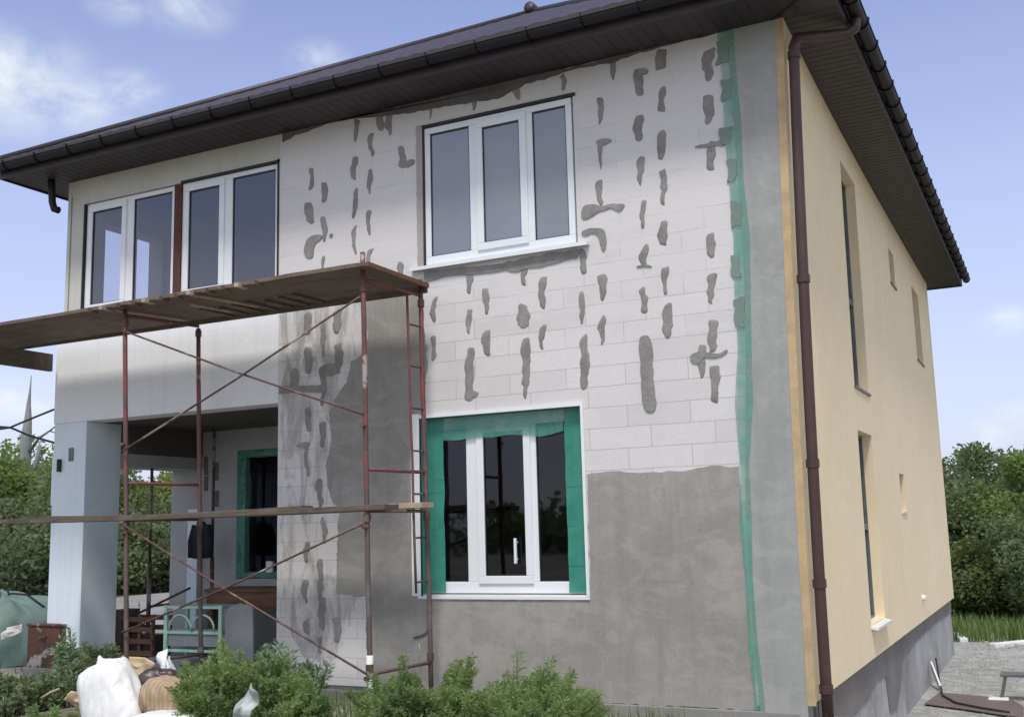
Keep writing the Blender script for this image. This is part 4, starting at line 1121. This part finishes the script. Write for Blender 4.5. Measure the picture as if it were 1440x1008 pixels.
# steel props, one with a jacket hanging from it
for (u, v0, v1, y, lab) in ((208, 650, 885, 1.25, 'slim dark steel prop beside the column under the porch'), (297, 640, 860, 1.6, 'slim steel prop before the porch wall')):
    a_, b_ = F(u, v1, y), F(u, v0, y)
    pr = thing('steel_prop', lab, 'prop', (a_.x, y, 0), 'steel props under the porch')
    MB().tube([(a_.x, y, 0), (a_.x, y, 1.2)], .028, 10).build('outer_tube', M['brace'], pr, smooth=True)
    MB().tube([(a_.x, y, 1.2), (a_.x, y, 2.88 if u > 250 else 2.88)], .02, 10).build('inner_tube', M['brace'], pr, smooth=True)
    MB().box(a_.x-.06, a_.x+.06, y-.06, y+.06, 0, .01).build('foot_plate', M['brace'], pr)
def loft(name, label, cat, c, ht, wid, dep, mat, seed):
    s = MB(); nu, nv = 24, 16; vs = []
    for j in range(nv+1):
        t = j/nv
        prof = .35+.65*sm(0, .18, t); prof *= 1-.12*sm(.8, 1, t)
        for i in range(nu):
            th = 2*math.pi*i/nu
            k = 1+.16*math.sin(5*th+seed)*(.3+.7*t)+.08*mn.noise(Vector((th*2, t*5, seed)))
            vs.append((c[0]+math.cos(th)*wid*prof*k, c[1]+math.sin(th)*dep*prof*k, c[2]+ht*(1-t)))
    fs = [(j*nu+i, j*nu+(i+1) % nu, (j+1)*nu+(i+1) % nu, (j+1)*nu+i) for j in range(nv) for i in range(nu)]+[tuple(range(nu)), tuple(nv*nu+i for i in range(nu))]
    return s.add(vs, fs)
jk = thing('jacket', 'black work jacket hanging on the steel prop at the porch wall', 'jacket', (F(284, 760, 1.5).x, 1.5, 1.2))
p = F(283, 785, 1.5); q = F(283, 733, 1.5)
loft('', '', '', (p.x, 1.5, p.z), q.z-p.z, .13, .07, 'black', 2).build('body', M['black'], jk, smooth=True)
for sx_ in (-1, 1):
    MB().tube([(p.x+sx_*.10, 1.5, q.z-.05), (p.x+sx_*.15, 1.48, q.z-.25), (p.x+sx_*.15, 1.47, q.z-.46)], [.05, .05, .04], 10).build('sleeve', M['black'], jk, smooth=True)
p0 = F(262, 716, 1.9); p1 = F(274, 806, 1.9)
o = MB().box(p0.x, p1.x, 1.93, 1.955, 0, p0.z).build('pale_board', M['colw']); recenter(o); tag(o, 'tall pale board standing against the end of the porch wall', 'board')
# leaning timber
for k, (ua, va, ub, vb, y, lab) in enumerate([(182, 868, 268, 826, 1.2, 'dark timber leaning low across the porch opening'), (212, 852, 262, 846, 1.9, 'short dark timber lying behind the leaning one')]):
    o = MB().bar(F(ua, va, y), F(ub, vb, y+.5), .04, .03).build('timber', M['wood'], bevel=.003); recenter(o); tag(o, lab, 'timber', 'loose timbers in the porch')

# left of the column: tarpaulin heap, rusty drum, sheet, bars
def dome(label, name, cat, c, rx, ry, h, mat):
    s = MB(); nu, nv = 72, 22; vs = []
    for j in range(nv+1):
        t = j/nv
        for i in range(nu):
            th = 2*math.pi*i/nu; r_ = math.cos(t*math.pi/2)**.6
            k = 1+.16*mn.noise(Vector((math.cos(th)*2, math.sin(th)*2, t*2)))+.05*mn.noise(Vector((math.cos(th)*7, math.sin(th)*7, t*6)))
            vs.append((c[0]+rx*r_*k*math.cos(th), c[1]+ry*r_*k*math.sin(th), c[2]+h*math.sin(t*math.pi/2)*k+.02*math.sin(7*th)*(1-t)))
    fs = [(j*nu+i, j*nu+(i+1) % nu, (j+1)*nu+(i+1) % nu, (j+1)*nu+i) for j in range(nv) for i in range(nu)]
    o = s.add(vs, fs).build(name, M[mat], smooth=True); recenter(o); tag(o, label, cat); return o
c_ = F(10, 900, 1.6)
dome('heap under a mint green tarpaulin left of the column', 'tarpaulin', 'tarpaulin', (c_.x-.3, 1.7, -.22), 1.3, .8, F(10, 838, 1.6).z+.22, 'mint_dark')
a_, b_ = F(16, 930, -.3), F(67, 930, -.3); zt_ = F(40, 879, -.3).z
r_ = (b_.x-a_.x)/2; cx_ = (a_.x+b_.x)/2
dr = thing('metal_box', 'rusty brown square metal box left of the column', 'box', (cx_, -.1, hgt(cx_, -.1)))
hz0 = -.2
MB().box(cx_-r_*.97, cx_+r_*.80, -.1, .36, hz0, zt_-.03).build('body', M['rust'], dr, bevel=.012)
MB().box(cx_-r_, cx_+r_*.83, -.115, .375, zt_-.029, zt_).build('lid', M['rust'], dr, bevel=.008)
MB().box(cx_-.06, cx_+.04, -.13, -.101, zt_-.16, zt_-.14).build('handle', M['brace'], dr)
crumple('plastic_sheet', 'pale plastic sheet over the tarpaulin edge behind the brown box', 'plastic sheet', [(0,890),(10,882),(30,877),(32,886),(14,896),(0,900)], .4, 'whitepaint', 5, .03)
for (pts, lab) in (([(-8, 808), (20, 815), (62, 832)], 'upper dark cable sagging left of the column'), ([(-5, 818), (8, 822), (13, 836), (16, 834), (38, 836), (62, 853)], 'kinked dark cable below the upper one left of the column')):
    o = MB().tube([F(a_, b_, .4) for a_, b_ in pts], .014, 7).build('hose', M['cable'], smooth=True); recenter(o); tag(o, lab, 'hose', 'dark hoses left of the column')

# right yard things
def Gy(u, v, z=-1.02): return at(u, v, 2, z)
pm = [Gy(1300, 992), Gy(1322, 976), Gy(1420, 985), Gy(1440, 996), Gy(1440, 1012), Gy(1360, 1000)]
pm = [Vector((p.x, p.y, hgt(p.x, p.y)+.05)) for p in pm]
o = MB().prism(pm, (0, 0, .012)).build('yard_patch', M['mat']); recenter(o); tag(o, 'dark purple brown patch on the concrete yard', 'sheet')  # thin dark purple brown patch over the concrete
b_ = Gy(1424, 984); bn = thing('bench', 'low grey metal bench at the right edge of the yard', 'bench', (b_.x+.2, b_.y, hgt(b_.x, b_.y)+.03))
hb = .36; gz = hgt(b_.x, b_.y)+.03
MB().box(b_.x-.12, b_.x+.7, b_.y-.15, b_.y+.15, gz+hb-.04, gz+hb).build('seat', M['steel'], bn, bevel=.006)
for x in (b_.x-.08, b_.x+.6):
    for y in (b_.y-.12, b_.y+.1): MB().bar((x-.06, y, gz), (x+.02, y, gz+hb-.041), .04, .04, up=(0, 1, 0)).build('leg', M['steel'], bn)
# white stone and lath by the plinth
p = Gy(1408, 986); o = MB().box(p.x-.16, p.x+.1, p.y-.1, p.y+.1, hgt(p.x, p.y)+.03, hgt(p.x, p.y)+.08).build('brick', M['whitepaint'], bevel=.02); recenter(o); tag(o, 'whitewashed brick lying before the grey bench', 'brick')
a_ = at(1309, 935, 0, -.07); p = at(1316, 985, 0, .12)
o = MB().bar((-.06, a_.y, a_.z), (.12, a_.y-.6, hgt(.1, a_.y-.6)+.03), .14, .025, up=(1, 0, 0)).build('lath', M['whitepaint'], bevel=.003); recenter(o); tag(o, 'short whitewashed board leaning on the side plinth', 'board')
ca = [at(1316, 925, 0, -.05), at(1318, 950, 0, -.02)]
cpts = [Vector((-.05, ca[0].y, ca[0].z)), Vector((.0, ca[1].y, ca[1].z))]
for (u, v) in ((1326, 982), (1345, 993), (1380, 1000), (1420, 1006)):
    q = Gy(u, v); cpts.append(Vector((q.x, q.y, hgt(q.x, q.y)+.08)))
o = MB().tube(cpts, .014, 7).build('cable', M['cable'], smooth=True); recenter(o); tag(o, 'dark cable running down the side plinth and over the yard', 'cable')
for (u0, v0, u1, v1, lab) in ((1334, 889, 1356, 903, 'whitewashed kerb stone at the far corner of the house'), (1396, 910, 1446, 905, 'long whitewashed kerb stone between yard and grass')):
    q0, q1 = Gy(u0, v0), Gy(u1, v1)
    z0 = min(hgt(q0.x, q0.y), hgt(q1.x, q1.y))
    o = MB().bar((q0.x, q0.y, z0+.04), (q1.x, q1.y, z0+.04), .16, .14).build('kerb_stone', M['whitepaint'], bevel=.02); recenter(o); tag(o, lab, 'kerb stone', 'whitewashed kerb stones')

# ------------------------------------------------------------------ vegetation
def leaves(mb, centres, n, size, spread, rnd, elong=1.8, up=0.0):
    """many small leaf quads around cluster centres"""
    V_, F_ = mb.v, mb.f
    for _ in range(n):
        c_, rad = centres[rnd.randrange(len(centres))]
        while True:
            a_, b_, c2 = rnd.uniform(-1, 1), rnd.uniform(-1, 1), rnd.uniform(-1, 1)
            l2 = a_*a_+b_*b_+c2*c2
            if .08 < l2 < 1: break
        k = rad*spread
        p = Vector((c_[0]+a_*k, c_[1]+b_*k, c_[2]+c2*k*.85))
        d = Vector((rnd.gauss(0, 1)+a_, rnd.gauss(0, 1)+b_, rnd.gauss(0, .8)+up)).normalized()
        s_ = Vector((rnd.gauss(0, 1), rnd.gauss(0, 1), rnd.gauss(0, .6))).cross(d)
        if s_.length < 1e-3: continue
        s_.normalize(); sz = size*rnd.uniform(.6, 1.35)
        o_ = len(V_)
        V_ += [tuple(p), tuple(p+d*sz*elong*.5+s_*sz*.5), tuple(p+d*sz*elong), tuple(p+d*sz*elong*.5-s_*sz*.5)]
        F_.append((o_, o_+1, o_+2, o_+3))
def tree(label, x, y, h, w, leafm, seed, n=7000, size=.13, group=None, low=.12, name='tree', gap=1.0):
    rnd = random.Random(seed); z0 = hgt(x, y)-.05
    t = thing(name, label, 'tree', (x, y, z0), group)
    tr = MB(); top = Vector((x+rnd.uniform(-.2, .2)*w*.3, y, z0+h*.72)); base = Vector((x, y, z0))
    mid = base.lerp(top, .5)+Vector((rnd.uniform(-.1, .1)*w, rnd.uniform(-.1, .1)*w, 0))
    r0 = .035*h
    tr.tube([base, base.lerp(mid, .5), mid, top], [r0, r0*.8, r0*.6, r0*.15], 8)
    cents = []
    nl = 11
    for i in range(nl):
        t_ = .15+.7*i/nl; s_ = base.lerp(top, t_); an = i*2.4+rnd.random()
        rr = w*.5*(.9-.5*abs(t_-.45))*rnd.uniform(.7, 1.05)
        e = s_+Vector((math.cos(an)*rr, math.sin(an)*rr, h*rnd.uniform(.08, .26)))
        tr.tube([s_, s_.lerp(e, .5)+Vector((0, 0, -.03*h)), e], [r0*.35, r0*.22, r0*.08], 6)
        cents.append((tuple(e), w*rnd.uniform(.15, .24)))
        cents.append((tuple(s_.lerp(e, .6)), w*rnd.uniform(.12, .2)))
    for i in range(int(16*gap)):
        an = rnd.uniform(0, 6.28); zz_ = rnd.uniform(low, .97); prof = math.sin(math.pi*min(1, (zz_*.86+.12)))**.7
        rr = w*.5*prof*math.sqrt(rnd.uniform(.25, 1))
        cents.append(((x+math.cos(an)*rr, y+math.sin(an)*rr, z0+h*zz_), w*rnd.uniform(.10, .19)))
    tr.build('trunk', M['bark'], t, smooth=True)
    cr_ = MB(); leaves(cr_, cents, int(n*1.9), size*.62, 1, rnd); cr_.build('crown', M[leafm], t, fix=False)
    return t
def gp(u, v, dist):
    d = _fw + (u-720)/FPX*_R + (504-v)/FPX*_U
    k = dist/math.hypot(d.x, d.y); return Vector(CAM)+d*k
def tree_at(label, u, vtop, dist, w, leafm, seed, **kw):
    p = gp(u, vtop, dist); h = p.z-hgt(p.x, p.y)+.05
    return tree(label, p.x, p.y, h, w, leafm, seed, **kw)
GT = 'trees behind the yard on the right'; GL = 'orchard trees on the left'
tree_at('dark broad tree right behind the far corner of the yellow wall', 1345, 655, 31.5, 3.68, 'leaf_b', 1, n=9000, size=.12, group=GT)
tree_at('tallest dark tree of the right hand row', 1408, 622, 33.5, 4.14, 'leaf_b', 2, n=11000, size=.12, group=GT)
tree_at('mid green tree cut by the right edge of the view', 1448, 648, 30.5, 3.45, 'leaf_a', 3, n=9000, size=.12, group=GT)
tree_at('low yellowish bush tree at the foot of the dark trees', 1362, 760, 29.5, 2.07, 'leaf_c', 4, n=4500, size=.09, group=GT, low=.05)
tree_at('low dark bush tree in front of the tallest dark tree', 1412, 735, 29.0, 2.99, 'leaf_b', 5, n=7000, size=.10, group=GT, low=.04)
tree_at('young tree hidden behind the tallest dark tree', 1380, 668, 38.5, 4.83, 'leaf_a', 6, n=6000, size=.15, group=GT)
tree_at('tree at the far right outside edge of the row', 1500, 640, 32.5, 4.02, 'leaf_b', 16, n=6000, size=.14, group=GT)
tree_at('leafy orchard tree left of the column, nearest the view edge', 12, 640, 43.2, 5.76, 'leaf_a', 7, n=9000, size=0.174, group=GL)
tree_at('orchard tree with a thin top just left of the column', 55, 625, 49.6, 5.12, 'leaf_c', 8, n=5500, size=0.174, group=GL)
tree_at('dark orchard tree behind the column', 120, 655, 38.4, 5.76, 'leaf_b', 9, n=8000, size=0.174, group=GL)
tree_at('bright orchard tree seen through the porch beside the column', 188, 640, 40.0, 5.12, 'leaf_c', 10, n=8000, size=0.174, group=GL)
tree_at('orchard tree seen through the porch opening next to the wall', 240, 655, 43.2, 5.44, 'leaf_a', 11, n=8000, size=0.174, group=GL)
tree_at('low dark bush seen left of the column below the planks', 35, 742, 35.2, 4.80, 'leaf_b', 12, n=7000, size=0.145, group=GL, low=.04)
tree_at('low dark bush seen through the porch under the planks', 215, 725, 36.8, 5.12, 'leaf_b', 13, n=7500, size=0.145, group=GL, low=.04)
tree_at('orchard tree outside the left edge', -60, 630, 44.8, 5.44, 'leaf_a', 14, n=6000, size=0.203, group=GL)
# bare grey trunk
p = gp(44, 528, 48); gt = thing('bare_tree', 'bare grey pointed tree trunk rising above the orchard left of the house', 'tree', (p.x, p.y, hgt(p.x, p.y)))
zb_ = hgt(p.x, p.y); TP = []
for i in range(15):
    t = i/14
    TP.append((p.x-.45*(1-t)+.10*mn.noise(Vector((i*.6, 1, 0))), p.y, zb_+(p.z-zb_)*t))
MB().tube(TP, [.27*(1-.15*t_)*(1-sm(.62, 1.0, t_)*.92)*(1+.12*mn.noise(Vector((t_*9, 4, 0)))) for t_ in [i/14 for i in range(15)]], 12).build('trunk', M['greybark'], gt, smooth=True)
MB().tube([(p.x+.1, p.y, p.z-4.3), (p.x+.5, p.y, p.z-3.7), (p.x+.62, p.y, p.z-3.2), (p.x+.66, p.y, p.z-2.75)], [.11, .11, .09, .03], 9).build('stub', M['greybark'], gt, smooth=True)
MB().tube([(p.x+.1, p.y, p.z-3.1), (p.x+.6, p.y, p.z-2.6), (p.x+1.3, p.y, p.z-2.3), (p.x+2.0, p.y, p.z-1.9)], [.07, .055, .035, .012], 7).build('branch', M['greybark'], gt, smooth=True)
MB().tube([(p.x+1.2, p.y, p.z-2.35), (p.x+1.6, p.y+.2, p.z-2.5), (p.x+2.2, p.y+.3, p.z-2.45)], [.03, .02, .008], 6).build('branch', M['greybark'], gt, smooth=True)
# overhead wires with a joint
for k, (pts, lab) in enumerate((([(-20, 596), (0, 600), (14, 601), (40, 590), (75, 576), (120, 560)], 'upper overhead wire left of the house'), ([(-20, 607), (0, 603), (14, 601), (22, 604), (40, 612), (75, 622), (120, 632)], 'lower overhead wire crossing the upper one left of the house'))):
    o = MB().tube([gp(a_, b_, 16) for a_, b_ in pts], .016, 6).build('overhead_wire', M['cable'], smooth=True); recenter(o); tag(o, lab, 'wire', 'overhead wires left of the house')

# far woods closing the horizon all round
rnd = random.Random(5); wd = MB(); cents = []
for i in range(520):
    an = rnd.uniform(0, 6.283); rr = rnd.uniform(62, 85); x, y = rr*math.cos(an), rr*math.sin(an)
    hh = rnd.uniform(1.5, 3.2)
    cents.append(((x, y, hgt(x, y)+hh*.4), hh)); cents.append(((x+rnd.uniform(-2, 2), y+rnd.uniform(-2, 2), hgt(x, y)+hh*.7), hh*.7))
leaves(wd, cents, 52000, .55, 1, rnd, 1.3)
o = wd.build('distant_woods', M['leaf_b'], fix=False); tag(o, 'dark distant woods along the horizon', 'woods', kind='stuff')
# garden hedge behind the viewer, seen in the panes
# bushes in front
def bush(label, u, vtop, y, w, leafm, seed, n, size, name='bush', group=None, dens=20, stem=True, zbase=None, elong=3.1):
    rnd = random.Random(seed); p = F(u, vtop, y); z0 = hgt(p.x, y) if zbase is None else zbase
    h = p.z-z0
    t_root = thing(name, label, 'bush' if name == 'bush' else 'weed', (p.x, y, z0), group)
    st = MB(); cr_ = MB(); lob = [(rnd.uniform(-.4, .4)*w, rnd.uniform(-.3, .3)*w, rnd.uniform(.72, 1.0)) for _ in range(4)]
    ns = int(dens*2.8); per = max(6, int(n*1.5/ns))
    for i in range(ns):
        lx, ly, lh = lob[i % 4]
        an = rnd.uniform(0, 6.28); q = math.sqrt(rnd.random())
        bx_, by_ = p.x+lx*.6+math.cos(an)*w*.10*q, y+ly*.6+math.sin(an)*w*.10*q
        ln = w*.34*q*rnd.uniform(.7, 1.15)
        hh = h*lh*(1.03-.42*q*q)*rnd.uniform(.62, 1.0)*(1.13 if rnd.random() < .12 else 1)
        tx, ty = p.x+lx+math.cos(an)*ln, y+ly+math.sin(an)*ln*.8
        A_, B_, C_ = Vector((bx_, by_, z0)), Vector((bx_*.55+tx*.45, by_*.55+ty*.45, z0+hh*.62)), Vector((tx, ty, z0+hh))
        def bez(t): return A_*(1-t)**2 + B_*2*t*(1-t) + C_*t*t
        st.tube([bez(k/5) for k in range(6)], [.008, .007, .006, .005, .004, .002], 4)
        for k in range(per):
            t = rnd.uniform(.12, 1.0)**.8; c0 = bez(t)
            sp_ = w*(.058*(1.12-t)+.007)
            d = Vector((rnd.gauss(0, 1), rnd.gauss(0, 1), rnd.gauss(.5, .6))).normalized()
            q0 = c0 + d*sp_*rnd.random()
            s_ = Vector((rnd.gauss(0, 1), rnd.gauss(0, 1), rnd.gauss(0, .5))).cross(d)
            if s_.length < 1e-3: continue
            s_.normalize(); sz = size*rnd.uniform(.5, 1.15)
            o_ = len(cr_.v)
            cr_.v += [tuple(q0), tuple(q0+d*sz*elong*.5+s_*sz*.42), tuple(q0+d*sz*elong), tuple(q0+d*sz*elong*.5-s_*sz*.42)]
            cr_.f.append((o_, o_+1, o_+2, o_+3))
    st.build('stems', M['stem'], t_root)
    cr_.build('foliage', M[leafm], t_root, fix=False)
    return t_root
GB = 'bushes in front of the facade'; GW = 'weeds in front of the porch'
bush('bright green feathery bush before the porch, right of the sacks', 348, 885, -1.9, 1.1, 'leaf_bush', 21, 20000, .016, group=GB, dens=40)
bush('broad green bush below the edge of the white plaster patch', 412, 930, -1.9, .7, 'leaf_bush', 22, 12000, .016, group=GB, dens=32)
bush('green bush under the scaffold ladder, left of the widest bush', 580, 912, -1.7, .95, 'leaf_bush', 23, 16000, .016, group=GB, dens=32)
bush('widest green bush in front of the grey wall', 700, 920, -1.7, 1.5, 'leaf_bush', 24, 24000, .016, group=GB, dens=60)
bush('small low bush at the right end of the bush row', 770, 955, -1.7, .6, 'leaf_bush', 25, 7000, .016, group=GB, dens=20)
bush('pale leaved shrub at the foot of the column', 105, 880, -.75, .55, 'leaf_pale', 26, 3000, .026, group=GW, name='weed', dens=20)
bush('grey green weed right of the column foot', 145, 893, -.85, .45, 'leaf_weed', 27, 3500, .022, group=GW, name='weed', dens=18)
bush('tall loose weed with pale leaves before the white block patch', 425, 880, -1.0, .75, 'leaf_pale', 28, 1500, .030, group=GW, name='weed', dens=12)
bush('dull weed clump in the lower left corner', 25, 938, -1.9, 1.0, 'leaf_weed', 29, 9000, .022, group=GW, name='weed', dens=34)
bush('weed clump left of the large white sack', 90, 930, -1.5, .7, 'leaf_weed', 30, 6000, .022, group=GW, name='weed', dens=26)
bush('bright low weed in front of the large white sack', 80, 985, -2.4, .4, 'leaf_bush', 31, 3500, .016, group=GW, name='weed', dens=14)
bush('short weed between the sacks and the clear bag', 296, 955, -2.2, .45, 'leaf_bush', 32, 4500, .016, group=GW, name='weed', dens=16)
rnd = random.Random(3); rb = MB()
def stone(x, y, z, r_):
    vs = []; o_ = len(rb.v)
    for i in range(5):
        a_ = i*1.2566+rnd.random()*.5; vs.append((x+math.cos(a_)*r_*rnd.uniform(.7, 1.2), y+math.sin(a_)*r_*rnd.uniform(.7, 1.2), z-r_*.2))
    for i in range(5):
        v_ = vs[i]; vs.append((x+(v_[0]-x)*.6, y+(v_[1]-y)*.6, z+r_*rnd.uniform(.3, .7)))
    rb.v += vs; rb.f += [(o_+i, o_+(i+1) % 5, o_+5+(i+1) % 5, o_+5+i) for i in range(5)] + [tuple(o_+5+i for i in range(5))]
for _ in range(900):
    x = .05+abs(rnd.gauss(0, .9)); y = rnd.uniform(2.5, 14.5); stone(x, y, hgt(x, y)+.035, rnd.choice((.01, .015, .02, .02, .035)))
for _ in range(160):
    x, y = rnd.uniform(.2, 4), rnd.uniform(13.4, 14.9); stone(x, y, hgt(x, y)+.035, rnd.uniform(.02, .07))
for _ in range(1500):
    x, y = rnd.uniform(-9.5, .2), rnd.uniform(-3.2, -.15); stone(x, y, hgt(x, y)+.01, rnd.choice((.01, .015, .02, .03)))
for _ in range(300):
    x, y = rnd.uniform(-9, -5.8), rnd.uniform(0, 1.9); stone(x, y, .004, rnd.choice((.006, .01, .016, .03)))
o = rb.build('rubble', M['rubble'], fix=False); tag(o, 'small stones and mortar crumbs scattered on the yard and before the house', 'rubble', kind='stuff')
# grass: ground cover
rnd = random.Random(11); gr_ = MB()
def blade(x, y, h, wd_):
    z0 = hgt(x, y)-.01; an = rnd.uniform(0, 6.28); ln = rnd.uniform(.1, .5)*h
    dx, dy = math.cos(an), math.sin(an); o_ = len(gr_.v)
    gr_.v += [(x-dy*wd_, y+dx*wd_, z0), (x+dy*wd_, y-dx*wd_, z0), (x+dx*ln*.4+dy*wd_*.7, y+dy*ln*.4-dx*wd_*.7, z0+h*.6), (x+dx*ln*.4-dy*wd_*.7, y+dy*ln*.4+dx*wd_*.7, z0+h*.6), (x+dx*ln, y+dy*ln, z0+h)]
    gr_.f += [(o_, o_+1, o_+2, o_+3), (o_+3, o_+2, o_+4)]
for _ in range(38000):
    x, y = rnd.uniform(-5, 9), rnd.uniform(13.6, 30)
    if y < 14.7 and x < 5.4: continue
    blade(x, y, rnd.uniform(.15, .42)+.25*max(0, mn.noise(Vector((x*.5, y*.5, 0)))), .013)
for _ in range(16000):
    x, y = rnd.uniform(-9.5, .5), rnd.uniform(-3.6, -.25)
    if mn.noise(Vector((x*1.1, y*1.1, 0))) < -.12: continue
    blade(x, y, rnd.uniform(.06, .22), .005)
for _ in range(22000):
    x, y = rnd.uniform(-55, -10), rnd.uniform(-2, 42)
    if y > 1.6 and x > -50 and y < 30 and rnd.random() > .12: continue
    blade(x, y, rnd.uniform(.10, .3), .012)
o = gr_.build('grass', M['grass'], fix=False); tag(o, 'rough grass and low weeds around the house', 'grass', kind='stuff')

for o in bpy.data.objects:
    if '_org' in o: del o['_org']
scene.cycles.max_bounces = 8
scene.cycles.transparent_max_bounces = 16
